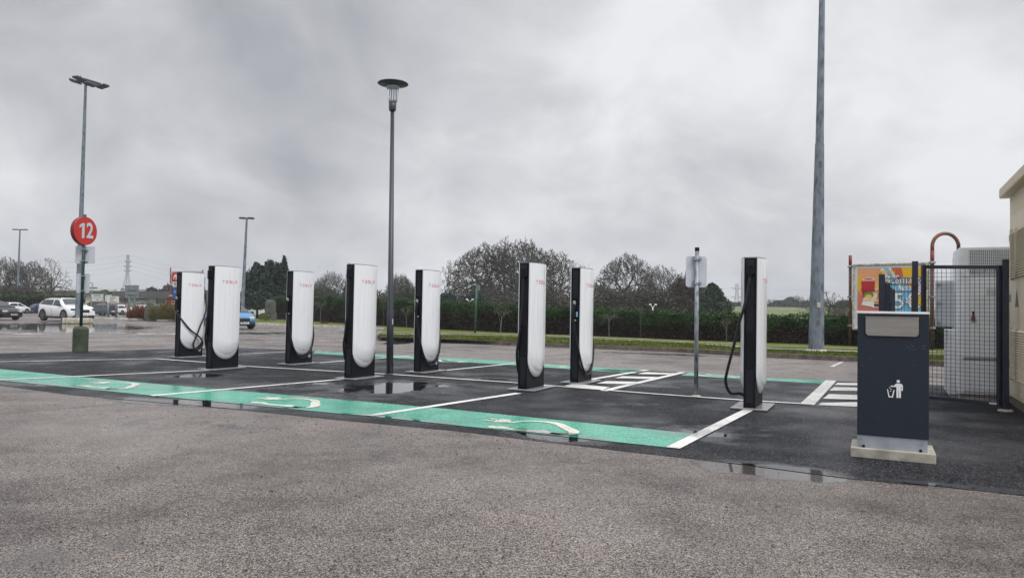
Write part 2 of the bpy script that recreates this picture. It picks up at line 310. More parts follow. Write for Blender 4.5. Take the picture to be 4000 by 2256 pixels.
# ------------------------------------------------------------------ mesh helpers
class MB:
    def __init__(s): s.v = []; s.f = []; s.sm = []; s.mi = []; s.cur = 0
    def add(s, vs, fs, smooth=False):
        o = len(s.v); s.v += [tuple(v) for v in vs]; s.f += [tuple(i+o for i in f) for f in fs]
        s.sm += [smooth]*len(fs); s.mi += [s.cur]*len(fs); return s
    def box(s, c, d, rz=0, rx=0, ry=0):
        R = Matrix.Rotation(rz, 3, 'Z') @ Matrix.Rotation(ry, 3, 'Y') @ Matrix.Rotation(rx, 3, 'X')
        c = Vector(c); vs = [c + R @ Vector((a*d[0]/2, b*d[1]/2, e*d[2]/2)) for a in (-1, 1) for b in (-1, 1) for e in (-1, 1)]
        return s.add(vs, [(0, 1, 3, 2), (4, 6, 7, 5), (0, 4, 5, 1), (2, 3, 7, 6), (0, 2, 6, 4), (1, 5, 7, 3)])
    def bar(s, a, b, w, h=None, up=(0, 0, 1)):
        a, b = Vector(a), Vector(b); z = (b-a).normalized(); u = Vector(up)
        if abs(z.dot(u)) > .98: u = Vector((1, 0, 0))
        x = z.cross(u).normalized(); y = x.cross(z).normalized(); h = h or w
        vs = [p + x*(i*w/2) + y*(j*h/2) for p in (a, b) for i, j in ((-1, -1), (1, -1), (1, 1), (-1, 1))]
        return s.add(vs, [(0, 3, 2, 1), (4, 5, 6, 7), (0, 1, 5, 4), (1, 2, 6, 5), (2, 3, 7, 6), (3, 0, 4, 7)])
    def tube(s, pts, r, n=8, cap=True, smooth=True):
        pts = [Vector(p) for p in pts]; k = len(pts)
        rs = r if isinstance(r, (list, tuple)) else [r]*k
        vs = []; prev = None
        for i, p in enumerate(pts):
            d = (pts[min(i+1, k-1)] - pts[max(i-1, 0)]).normalized()
            if prev is None:
                u = Vector((0, 0, 1)) if abs(d.z) < .9 else Vector((1, 0, 0)); x = d.cross(u).normalized()
            else: x = (prev - d*prev.dot(d)); x = x.normalized() if x.length > 1e-6 else d.orthogonal().normalized()
            prev = x; y = d.cross(x)
            vs += [p + (x*math.cos(a) + y*math.sin(a))*rs[i] for a in (2*math.pi*j/n for j in range(n))]
        fs = [(i*n+j, i*n+(j+1) % n, (i+1)*n+(j+1) % n, (i+1)*n+j) for i in range(k-1) for j in range(n)]
        s.add(vs, fs, smooth)
        if cap:
            o = len(s.v)-k*n
            s.f += [tuple(o+j for j in reversed(range(n))), tuple(o+(k-1)*n+j for j in range(n))]; s.sm += [False]*2; s.mi += [s.cur]*2
        return s
    def lathe(s, prof, c=(0, 0, 0), n=24, smooth=True, rot=0):
        c = Vector(c); vs = [c + Vector((r*math.cos(2*math.pi*j/n+rot), r*math.sin(2*math.pi*j/n+rot), z)) for r, z in prof for j in range(n)]
        k = len(prof)
        fs = [(i*n+j, i*n+(j+1) % n, (i+1)*n+(j+1) % n, (i+1)*n+j) for i in range(k-1) for j in range(n)]
        s.add(vs, fs, smooth); o = len(s.v)-k*n
        s.f += [tuple(o+j for j in reversed(range(n))), tuple(o+(k-1)*n+j for j in range(n))]; s.sm += [False]*2; s.mi += [s.cur]*2
        return s
    def plate(s, pts, O, U, V, t=.002):
        O, U, V = Vector(O), Vector(U), Vector(V); N = U.cross(V).normalized(); n = len(pts)
        vs = [O + U*a + V*b for a, b in pts] + [O + U*a + V*b + N*t for a, b in pts]
        return s.add(vs, [tuple(reversed(range(n))), tuple(range(n, 2*n))] + [(i, (i+1) % n, n+(i+1) % n, n+i) for i in range(n)])
    def build(s, name, mats, parent=None):
        me = bpy.data.meshes.new(name); me.from_pydata(s.v, [], s.f)
        for mm in (mats if isinstance(mats, list) else [mats]): me.materials.append(mm)
        me.polygons.foreach_set('use_smooth', s.sm); me.polygons.foreach_set('material_index', s.mi); me.update()
        o = bpy.data.objects.new(name, me); COL.objects.link(o)
        if parent: o.parent = parent
        return o
def tag(o, label=None, cat=None, group=None, kind=None):
    for k, v in (('label', label), ('category', cat), ('group', group), ('kind', kind)):
        if v: o[k] = v
    return o
def empty(name, loc, rz=0, label=None, cat=None, group=None):
    o = bpy.data.objects.new(name, None); COL.objects.link(o); o.location = loc; o.rotation_euler = (0, 0, rz)
    o.empty_display_size = .2
    return tag(o, label, cat, group)
def copy_tree(o, parent=None):
    c = o.copy(); COL.objects.link(c); c.parent = parent
    for ch in o.children: copy_tree(ch, c)
    return c
def bevel(o, w, seg=2):
    md = o.modifiers.new('bevel', 'BEVEL'); md.width = w; md.segments = seg; md.limit_method = 'ANGLE'; return o
def text_obj(txt, size, name, mt, parent, O, U, V, bold=0, ext=.004, spacing=1.0, shear=0, sx=1):
    cu = bpy.data.curves.new('t', 'FONT'); cu.body = txt; cu.size = size; cu.extrude = ext; cu.offset = bold; cu.space_character = spacing
    cu.align_x = 'CENTER'; cu.align_y = 'CENTER'; cu.shear = shear; cu.resolution_u = 3
    to = bpy.data.objects.new('t', cu); COL.objects.link(to)
    bpy.context.view_layer.update()
    me = bpy.data.meshes.new_from_object(to.evaluated_get(bpy.context.evaluated_depsgraph_get()))
    bpy.data.objects.remove(to); bpy.data.curves.remove(cu)
    U, V, O = Vector(U).normalized(), Vector(V).normalized(), Vector(O); N = U.cross(V)
    for v in me.vertices:
        p = v.co.copy(); v.co = O + U*(p.x*sx) + V*p.y + N*p.z
    me.materials.clear(); me.materials.append(mt); me.name = name
    o = bpy.data.objects.new(name, me); COL.objects.link(o); o.parent = parent
    return o
def catmull(pts, n=6):
    P = [Vector(p) for p in pts]; P = [P[0]*2-P[1]] + P + [P[-1]*2-P[-2]]; out = []
    for i in range(1, len(P)-2):
        for k in range(n):
            t = k/n; a, b, c, d = P[i-1:i+3]
            out.append(.5*((2*b)+(-a+c)*t+(2*a-5*b+4*c-d)*t*t+(-a+3*b-3*c+d)*t**3))
    return out + [P[-2]]
def sheet(name, pts, z, mt, kind='structure', sub=None):
    mb = MB(); mb.add([(p[0], p[1], z) for p in pts], [tuple(range(len(pts)))]); o = mb.build(name, mt)
    if o.data.polygons[0].normal.z < 0: o.data.flip_normals()
    if kind: tag(o, kind=kind)
    return o
def pxpoly(pts, z=0): return [tuple(G(*p, z)[:2]) for p in pts]

TH = 0.457                                    # heading of the charger rows
ROW = Vector((math.cos(TH), -math.sin(TH), 0))   # along the rows, towards the right of the photo
DEP = Vector((math.sin(TH), math.cos(TH), 0))    # away from the photographer, along the bays
def RC(o, a, b, z=0): v = o + ROW*a + DEP*b; return Vector((v.x, v.y, z))

# ------------------------------------------------------------------ ground
def terrain():
    mb = MB(); xs = [-900, -500, -300, -200, -120, -80, -50, -30, -15, 0, 10, 20, 30, 45, 60, 90, 130, 200, 320, 500, 900]
    ys = [-60, 0, 30, 45, 60, 80, 100, 120, 140, 160, 190, 220, 250, 280, 310, 400, 600, 1200]
    ss = lambda t: max(0, min(1, t))**2*(3-2*max(0, min(1, t)))
    vs = [(x, y, -.06 + 3.9*ss((y-60)/230)*ss((x+10)/50) + 2*ss((y-300)/300)) for y in ys for x in xs]; n = len(xs)
    mb.add(vs, [(j*n+i, j*n+i+1, (j+1)*n+i+1, (j+1)*n+i) for j in range(len(ys)-1) for i in range(n-1)], True)
    tag(mb.build('field', M['field']), kind='structure')
terrain()
sheet('car_park', [(-160, -25), (60, -25), (60, 10), (30, 22), (12, 34), (4, 40), (-6, 50), (-14, 62), (-30, 70), (-60, 110), (-160, 140)], 0, M['old_asphalt'])

# the new black asphalt
fr = [(-700, 1416), (0, 1505), (272, 1541), (543, 1565), (815, 1588), (1300, 1637), (1773, 1682), (2441, 1762), (2873, 1810), (3344, 1872), (3665, 1898), (4000, 1936), (4600, 2010)]
bk = [(5200, 1620), (3900, 1512), (3345, 1491), (3257, 1486), (3007, 1477), (2537, 1446), (2326, 1435), (2000, 1411), (1735, 1399), (1619, 1391), (1347, 1377), (1231, 1370), (1000, 1361), (950, 1358), (681, 1362), (339, 1371), (150, 1376), (0, 1380), (-700, 1400)]
sheet('asphalt_pad', pxpoly(fr+bk), .004, M['new_asphalt'])
def strip(name, a, b, wid, z, mt, kind='structure', taper=None):
    a, b = Vector(a[:2]), Vector(b[:2]); d = (b-a).normalized(); n = Vector((-d.y, d.x))*wid/2
    return sheet(name, [a-n, b-n, b+n, a+n], z, mt, kind)
def poly_line(name, pts, wid, z, mt):
    P = [Vector(p[:2]) for p in pts]; L = []; R = []
    for i, p in enumerate(P):
        d = (P[min(i+1, len(P)-1)]-P[max(i-1, 0)]).normalized(); n = Vector((-d.y, d.x))*wid/2; L.append(p+n); R.append(p-n)
    mb = MB(); k = len(P); mb.add([(q.x, q.y, z) for q in L+R], [(k+i, k+i+1, i+1, i) for i in range(k-1)])
    return tag(mb.build(name, mt), kind='structure')
sheet('green_band', pxpoly([(-400, 1444), (0, 1486), (598, 1546), (1300, 1614), (1400, 1622), (2630, 1751), (2731, 1697), (1735, 1597), (1400, 1567), (543, 1494), (0, 1442), (-400, 1407)]), .008, M['green_paint'])
sheet('green_band', pxpoly([(1225, 1381), (1619, 1403), (2000, 1426), (2326, 1449), (2480, 1459), (2537, 1446), (2326, 1435), (2000, 1411), (1619, 1391), (1231, 1370)]), .008, M['green_paint'])
sheet('green_band', pxpoly([(2660, 1466), (3000, 1487), (3232, 1500), (3257, 1487), (3007, 1477), (2690, 1455)]), .008, M['green_paint'])
LZ = .012
def bay_line(a, b, wid=.12, name='bay_line', mt=None): return strip(name, G(*a), G(*b), wid, LZ, mt or M['line_paint'])
bay_line((2629, 1752), (2925, 1602), .13)
bay_line((1440, 1626), (2026, 1537), .12)
bay_line((592, 1547), (1352, 1481), .12)
bay_line((-400, 1504), (815, 1447), .11)
bay_line((-400, 1421), (610, 1402), .11)
poly_line('divider_line', [G(*p) for p in ((604, 1402), (810, 1417), (946, 1431), (1348, 1454), (1534, 1464), (2017, 1497), (2137, 1507), (2500, 1536), (2702, 1551), (2902, 1565), (2983, 1570), (3170, 1581))], .10, LZ+.004, M['line_paint'])
bay_line((946, 1383), (1122, 1374), .1); bay_line((1215, 1420), (1600, 1391), .11); bay_line((1715, 1450), (2010, 1420), .11)
bay_line((2290, 1486), (2528, 1446), .13); bay_line((2358, 1528), (2668, 1455), .13)
bay_line((3152, 1582), (3246, 1487), .19)
for q in ([(2205, 1508), (2240, 1499), (2382, 1513), (2350, 1524)], [(2330, 1498), (2370, 1489), (2490, 1492), (2455, 1501)], [(2400, 1477), (2432, 1470), (2570, 1473), (2540, 1481)], [(2490, 1461), (2520, 1454), (2640, 1458), (2610, 1463)]):
    sheet('hatch_mark', pxpoly(q), LZ-.002, M['line_paint'])
for q in ([(3260, 1504), (3272, 1496), (3420, 1497), (3420, 1508)], [(3240, 1526), (3258, 1513), (3420, 1515), (3420, 1529)], [(3215, 1558), (3238, 1540), (3440, 1546), (3440, 1564)], [(3196, 1583), (3210, 1574), (3450, 1570), (3450, 1594)]):
    sheet('hatch_mark', pxpoly(q), LZ-.002, M['line_paint'])
# worn lines on the old tarmac
for a, b, w in (((-200, 1319), (240, 1313), .14), ((248, 1312), (413, 1312), .14), ((-200, 1327), (220, 1321), .1), ((-200, 1337), (244, 1334), .1), ((-200, 1359), (285, 1351), .1), ((340, 1349), (686, 1341), .1),
                ((960, 1341), (1120, 1335), .1), ((960, 1327), (1075, 1321), .1), ((1000, 1339), (1062, 1338), .12), ((950, 1327), (1120, 1321), .1), ((1240, 1334), (1347, 1328), .1), ((1235, 1346), (1347, 1349), .1), ((3248, 1434), (3290, 1414), .1), ((340, 1330), (680, 1322), .1),
                ((500, 1306), (690, 1308), .12), ((-200, 1240), (160, 1236), .3), ((0, 1300), (80, 1299), .15)):
    bay_line(a, b, w, 'worn_line', M['line_worn'])
for cx, cy in ((80, 1304), (555, 1303), (660, 1304)):
    c = G(cx, cy); L = 1.5
    sheet('arrow_mark', [(c.x-L*1.3, c.y-.12), (c.x-L*1.3, c.y+.12), (c.x, c.y+.12), (c.x, c.y+.55), (c.x+L*.8, c.y), (c.x, c.y-.55), (c.x, c.y-.12)], LZ, M['line_worn'])
# faint seam of old tarmac repair
bay_line((-100, 1625), (520, 1573), .02, 'tar_joint', M['tar'])

# EV pictogram painted on the green bands: car outline with a cable and plug
def ev_sign(c, ux, vy, s):
    U = Vector(ux); V = Vector(vy)*1.4
    mb = MB()
    def pl(pts, w):
        P = catmull([(a, b, 0) for a, b in pts], 6)
        ws = w if callable(w) else (lambda t: w)
        L = []; R = []
        for i, p in enumerate(P):
            d = (P[min(i+1, len(P)-1)]-P[max(i-1, 0)]).normalized(); n = Vector((-d.y, d.x, 0))*ws(i/(len(P)-1))/2; L.append(p+n); R.append(p-n)
        vs = [c + U*(q.x*s) + V*(q.y*s) + Vector((0, 0, LZ)) for q in L+R]; k = len(P)
        mb.add(vs, [(i, i+1, k+i+1, k+i) for i in range(k-1)])
    pl([(-.30, .16), (-.22, .14), (-.17, .24), (-.02, .34), (.22, .36), (.42, .28), (.62, .12), (.80, -.02), (.86, -.14), (.78, -.22), (.60, -.23)], lambda t: .07+.06*max(0, math.sin((t-.35)*math.pi/.65)) if t > .35 else .07)
    pl([(.82, -.17), (.70, -.235), (.56, -.225), (.44, -.20), (.32, -.225), (.12, -.235), (.0, -.225), (-.12, -.195), (-.24, -.215), (-.32, -.16)], lambda t: .085+.06*max(0, math.sin((t-.22)*math.pi/.22) if .22 < t < .44 else 0)+.055*max(0, math.sin((t-.70)*math.pi/.24) if .70 < t < .94 else 0))
    # plug
    def quad(pts): mb.add([c + U*(a*s) + V*(b*s) + Vector((0, 0, LZ)) for a, b in pts], [tuple(range(len(pts)))])
    quad([(-.46, .06), (-.30, .10), (-.28, .24), (-.40, .30), (-.54, .26)])
    quad([(-.66, .10), (-.50, .10), (-.50, .15), (-.66, .15)]); quad([(-.66, .22), (-.50, .22), (-.50, .27), (-.66, .27)])
    o = mb.build('ev_symbol', M['symbol_paint']); 
    me = o.data
    for p in me.polygons:
        if p.normal.z < 0: p.flip()
    tag(o, kind='structure')
gA, gB = G(0, 1464), G(2640, 1724); gdir = (gB-gA).normalized(); gper = Vector((-gdir.y, gdir.x, 0))
for cx, cy in ((2030, 1665), (1090, 1571), (400, 1505)): ev_sign(G(cx, cy)+gdir*0, gdir, gper, .80)
for cx, cy in ((1405, 1388), (2170, 1432), (2820, 1470), (1780, 1412)): ev_sign(G(cx, cy), -gdir, -gper, .62)

# ------------------------------------------------------------------ verges, kerbs, path
VZ = .12
def slab(name, pts, z, mt, kmat=None, kname='kerb', kpts=None, kw=.14):
    sheet(name, pts, z, mt)
    if kpts:
        P = [Vector(p[:2]) for p in kpts]; mb = MB()
        L = []; R = []
        for i, p in enumerate(P):
            d = (P[min(i+1, len(P)-1)]-P[max(i-1, 0)]).normalized(); n = Vector((-d.y, d.x))*kw/2; L.append(p+n); R.append(p-n)
        k = len(P); vs = [(q.x, q.y, zz) for zz in (0, z+.012) for q in L+R]
        fs = []
        for i in range(k-1):
            fs += [(2*k+i, 2*k+i+1, 3*k+i+1, 3*k+i), (i, i+1, 2*k+i+1, 2*k+i), (k+i+1, k+i, 3*k+i, 3*k+i+1)]
        fs += [(0, 2*k, 3*k, k), (k-1, 2*k-1, 4*k-1, 3*k-1)]
        mb.add(vs, fs); tag(mb.build(kname, kmat), kind='structure')
HL = [(-62, 88, 1.9), (-45, 78, 1.9), (-30, 71, 1.95), (-20.5, 63, 1.95), (-12.8, 53, 1.89), (-7.2, 45, 1.72), (-2.9, 39.4, 1.56), (0, 37, 1.44), (2, 35.4, 1.38), (4.8, 33.4, 1.30), (7.4, 31.2, 1.22), (11.2, 29.2, 1.17), (13.4, 28, 1.16), (20, 24.8, 1.15), (27, 21.4, 1.15)]
HL = [h for h in HL if h[0] > -24]
front = [G(*p) for p in ((1478, 1322), (1495, 1329), (1620, 1332), (1800, 1339), (2000, 1349), (2200, 1356), (2600, 1372), (3000, 1395), (3340, 1411), (3700, 1430), (4300, 1470))]
inner = [G(*p, VZ) for p in ((1478, 1318), (1487, 1306), (1785, 1310), (2000, 1314), (2165, 1317), (2413, 1328), (2702, 1341), (3000, 1368), (3335, 1378), (3700, 1392), (4300, 1430))]
slab('verge', [f[:2] for f in front] + [f[:2] for f in reversed(inner)], VZ, M['grass'], M['kerb'], 'kerb', front)
pout = [G(*p, VZ) for p in ((1326, 1287), (1490, 1302), (1785, 1304), (2000, 1309), (2165, 1313), (2413, 1325), (2702, 1338), (3000, 1356), (3335, 1368), (3700, 1382), (4300, 1418))]
poly_line('path', [(a+b)/2 for a, b in zip(inner, pout)][1:], .55, VZ+.014, M['path'])
poly_line('path_edge', [G(*p, VZ) for p in ((1326, 1286), (1490, 1299), (1785, 1301), (2000, 1306), (2165, 1311), (2413, 1322), (2702, 1336), (3000, 1350), (3335, 1362), (3700, 1376))], .16, VZ+.03, M['kerb_light'])
bker = [G(*p) for p in ((372, 1244), (520, 1248), (685, 1254), (820, 1259), (950, 1265), (1120, 1271), (1347, 1279), (1500, 1288))]
bgr = [tuple(p[:2]) for p in bker[2:]] + [tuple(p[:2]) for p in pout[1:]] + [(h[0]+.3, h[1]+1.2) for h in reversed(HL)]
slab('back_verge', bgr, VZ-.01, M['grass'], M['kerb_light'], 'kerb', bker, .2)

sheet('soil_bed', [tuple(p[:2]) for p in bker[:3]] + [(bker[2].x+2.5, bker[2].y+6), (bker[0].x+2, bker[0].y+6)], VZ-.01, M['soil'])
def blades(name, region, n, z, hmin, hmax, mt, w=.02):
    mb = MB()
    for _ in range(n):
        x, y = region(); a = random.random()*math.pi; h = random.uniform(hmin, hmax); dx, dy = math.cos(a)*w, math.sin(a)*w
        lx, ly = random.uniform(-.5, .5)*h, random.uniform(-.5, .5)*h
        mb.add([(x-dx, y-dy, z), (x+dx, y+dy, z), (x+lx, y+ly, z+h)], [(0, 1, 2)])
    return tag(mb.build(name, mt), 'short green grass growing on the verge in front of the hedge', 'grass', kind='stuff')
def rr_front():
    i = random.choices(range(len(front)-1), [(front[j+1]-front[j]).length for j in range(len(front)-1)])[0]; t = random.random(); s = random.random()
    a = front[i].lerp(front[i+1], t); b = inner[i].lerp(inner[i+1], t); p = a.lerp(b, .06+.9*s); return p.x, p.y
blades('grass', rr_front, 14000, VZ, .03, .09, M['grass'])

# ------------------------------------------------------------------ hedge
def leaf_quads(mb, pts, size, att=None, atts=None):
    """small randomly turned leaves: numpy batch"""
    n = len(pts); rng = np.random.default_rng(len(mb.v)+n)
    d1 = rng.normal(size=(n, 3)); d1 /= np.linalg.norm(d1, axis=1)[:, None]
    d2 = rng.normal(size=(n, 3)); d2 -= (d2*d1).sum(1)[:, None]*d1; d2 /= np.linalg.norm(d2, axis=1)[:, None]
    sz = size*rng.uniform(.6, 1.4, size=(n, 1)); P = np.array(pts)
    q = np.stack([P-d1*sz, P-d2*sz*.5, P+d1*sz, P+d2*sz*.5], 1).reshape(-1, 3)
    o = len(mb.v); mb.v += [tuple(v) for v in q.tolist()]
    mb.f += [(o+4*i, o+4*i+1, o+4*i+2, o+4*i+3) for i in range(n)]; mb.sm += [False]*n; mb.mi += [mb.cur]*n
    if att is not None: atts += [a for a in att for _ in range(4)]
def make_hedge():
    mb = MB(); at = []; rng = random.Random(3)
    wid = .9; k = len(HL); P = [Vector(h[:2]) for h in HL]; Ls, Rs = [], []
    for i, p in enumerate(P):
        d = (P[min(i+1, k-1)]-P[max(i-1, 0)]).normalized(); n = Vector((-d.y, d.x))
        if n.y < 0: n = -n
        Ls.append(p); Rs.append(p+n*wid)
    vs = []
    for i in range(k):
        h = HL[i][2]-.07; vs += [(Ls[i].x, Ls[i].y+.06, 0), (Ls[i].x, Ls[i].y+.06, h), (Rs[i].x, Rs[i].y, h), (Rs[i].x, Rs[i].y, 0)]; at += [0, .8, .8, 0]
    mb.add(vs, [(4*i+a, 4*i+b, 4*i+4+b, 4*i+4+a) for i in range(k-1) for a, b in ((0, 1), (1, 2), (2, 3))])
    seg = [(P[i+1]-P[i]).length for i in range(k-1)]; pts = []; fr = []
    for _ in range(62000):
        i = rng.choices(range(k-1), seg)[0]; t = rng.random(); h = HL[i][2]*(1-t)+HL[i+1][2]*t
        s = Ls[i].lerp(Ls[i+1], t); u = rng.random()
        wob = .04*math.sin(s.x*2.3)+.03*math.sin(s.x*5.1+1)+.03*math.sin(s.x*11)
        h2 = h + wob*.7
        if u < .72:
            z = h2*rng.random()**.85; off = -.05+rng.gauss(0, .05) + wob*.5
            q = s + Vector((0, off)); z = z
        else:
            r = Rs[i].lerp(Rs[i+1], t); q = s.lerp(r, rng.random()); z = h2 + rng.gauss(0, .04) + (.09*rng.random() if rng.random() < .15 else 0)
        pts.append((q.x, q.y, max(.02, z))); fr.append(z/h)
    leaf_quads(mb, pts, .050, fr, at)
    o = mb.build('hedge', M['hedge']); a = o.data.attributes.new('hfrac', 'FLOAT', 'POINT'); a.data.foreach_set('value', at)
    tag(o, 'long clipped hedge, green on top and brown below, behind the grass verge', 'hedge')
make_hedge()
def box_hedge(a, b, h, wid, label, nn=7000, ms='hedge', size=.10, fz=.0):
    mb = MB(); at = []; a, b = Vector(a), Vector(b); d = (b-a).normalized(); n = Vector((-d.y, d.x, 0))
    if n.y < 0: n = -n
    mb.add([a+n*.1, b+n*.1, b+n*wid, a+n*wid] + [p+Vector((0, 0, h-.1)) for p in (a+n*.1, b+n*.1, b+n*wid, a+n*wid)], [(0, 1, 5, 4), (1, 2, 6, 5), (2, 3, 7, 6), (3, 0, 4, 7), (4, 5, 6, 7)]); at += [0]*4+[.6]*4
    pts = []; fr = []
    for _ in range(nn):
        p = a.lerp(b, random.random()); z = random.random()*h
        if random.random() < .3: z = h+random.gauss(0, .06); p = p+n*random.random()*wid
        pts.append((p.x, p.y+random.gauss(0, .06), z)); fr.append(z/h*.75)
    leaf_quads(mb, pts, size, fr, at)
    o = mb.build('hedge', M[ms]); t_ = o.data.attributes.new('hfrac', 'FLOAT', 'POINT'); t_.data.foreach_set('value', at)
    return tag(o, label, 'hedge')
box_hedge(AT(-150, 80), AT(300, 78), 1.75, 1.2, 'dark hedge behind the cars at the far left, below the bare trees', 7000, size=.13)

# ------------------------------------------------------------------ chargers
CL, CW, CH = .64, .16, 2.0
def panel_mesh(sgn):
    mb = MB(); NU, NV = 20, 10; r = CL/2-.002; zc_, zi = .51, .60
    off = lambda y: .014 + .068*(1-(2*y/CL)**2)
    vs = []
    for i in range(NU+1):
        th = math.pi*(i/NU); y = -r*math.cos(th)             # dense near the edges
        zb = zc_ - math.sqrt(max(0, r*r-y*y)); ri = r*.995
        zin = zi - math.sqrt(max(0, ri*ri-y*y))*.93
        zin = max(zin, zb+.004)
        zs = [(zb, 0), (zb, .30), (zb+(zin-zb)*.5, .58), (zin, .86)] + [(zin+.012, 1)] + [(zin+.012+(1.985-zin-.012)*(j/8), 1) for j in range(1, 9)]
        for z, k in zs: vs.append((sgn*(CW/2+off(y)*k), y, z))
    n = len(vs)//(NU+1); fs = []
    for i in range(NU):
        for j in range(n-1):
            f = (i*n+j, (i+1)*n+j, (i+1)*n+j+1, i*n+j+1); fs.append(f if sgn > 0 else f[::-1])
    mb.add(vs, fs, True)
    # rim along the two vertical edges and the top
    for i in (0, NU):
        y = -r if i == 0 else r; x0, x1 = sgn*CW/2, sgn*(CW/2+off(y))
        mb.add([(x0, y, .5), (x1, y, .5), (x1, y, 1.985), (x0, y, 1.985)], [(0, 1, 2, 3)])
    ring = [(sgn*(CW/2+off(-r*math.cos(math.pi*i/NU))), -r*math.cos(math.pi*i/NU), 1.985) for i in range(NU+1)]
    mb.add(ring + [(sgn*CW/2, r, 1.985), (sgn*CW/2, -r, 1.985)], [tuple(range(NU+3))])
    return mb
def wordmark(sgn, parent):
    mb = MB(); h, w, g = .056, .050, .028; t = .0095; tot = 5*w+4*g
    def surf(y): return CW/2 + .014+.068*(1-(2*y/CL)**2) + .002
    def rect(cx, a, b, c, d):
        n = 3; ys = [cx+a+(c-a)*i/n for i in range(n+1)]; v = []
        for y in ys: Y = y*sgn; v += [(sgn*surf(Y), Y, 1.665+b), (sgn*surf(Y), Y, 1.665+d)]
        mb.add(v, [(2*i, 2*i+2, 2*i+3, 2*i+1) for i in range(n)])
    for k, ch in enumerate('TESLA'):
        x = -tot/2 + k*(w+g)
        if ch == 'T': rect(x, 0, h-t, w, h); rect(x, w/2-t/2, 0, w/2+t/2, h-t-.006)
        if ch == 'E':
            for q in (0, (h-t)/2, h-t): rect(x, 0, q, w, q+t)
        if ch == 'S':
            for q in (0, (h-t)/2, h-t): rect(x, 0, q, w, q+t)
            rect(x, 0, (h+t)/2, t, h-t); rect(x, w-t, t, w, (h-t)/2)
        if ch == 'L': rect(x, 0, 0, t, h); rect(x, t, 0, w, t)
        if ch == 'A': rect(x, 0, h-t, w, h); rect(x, 0, 0, t, h-t-.008); rect(x, w-t, 0, w, h-t-.008); rect(x, t, h-2*t-.008, w-t, h-t-.008)
    o = mb.build('wordmark', M['red_mark'], parent); return o
def cable_mesh(pts, name='cable', r=.019):
    return MB().tube(catmull(pts, 7), r, 10)
E2 = CL/2
CAB = {
 'std': [(0, E2+.055, 1.78), (.0, E2+.05, 1.55), (.02, E2+.042, 1.15), (.06, E2+.035, .8), (.098, E2+.02, .58), (.113, E2-.04, .37), (.12, .20, .235), (.125, .08, .155), (.125, -.05, .145), (.125, -.17, .20), (.113, -E2+.04, .34), (.085, -E2-.02, .54), (.04, -E2-.04, .78), (.0, -E2-.055, 1.0), (-.012, -E2-.06, 1.16)],
 'loop': [(0, E2+.055, 1.78), (.04, E2+.07, 1.5), (.12, E2+.05, 1.2), (.17, E2-.04, .98), (.185, .16, .75), (.19, .045, .49), (.19, -.035, .33), (.185, -.015, .22), (.185, .08, .175), (.19, .19, .22), (.2, .225, .33), (.215, .15, .44), (.215, .045, .52), (.18, -.14, .66), (.12, -E2+.02, .86), (.02, -E2-.05, 1.02), (-.012, -E2-.06, 1.16)],
 'hang': [(0.0, E2+.055, 1.78), (.012, E2+.07, 1.6), (.06, E2+.10, 1.35), (.13, E2+.11, 1.1), (.19, E2+.11, .82), (.27, E2+.10, .5), (.295, E2+.06, .34), (.25, E2-.02, .20), (.15, E2-.12, .19), (.125, .08, .16), (.13, -.08, .15), (.125, -E2+.12, .24), (.12, -E2+.02, .45), (.05, -E2-.035, .75), (.0, -E2-.055, 1.0), (-.012, -E2-.06, 1.16)],
}
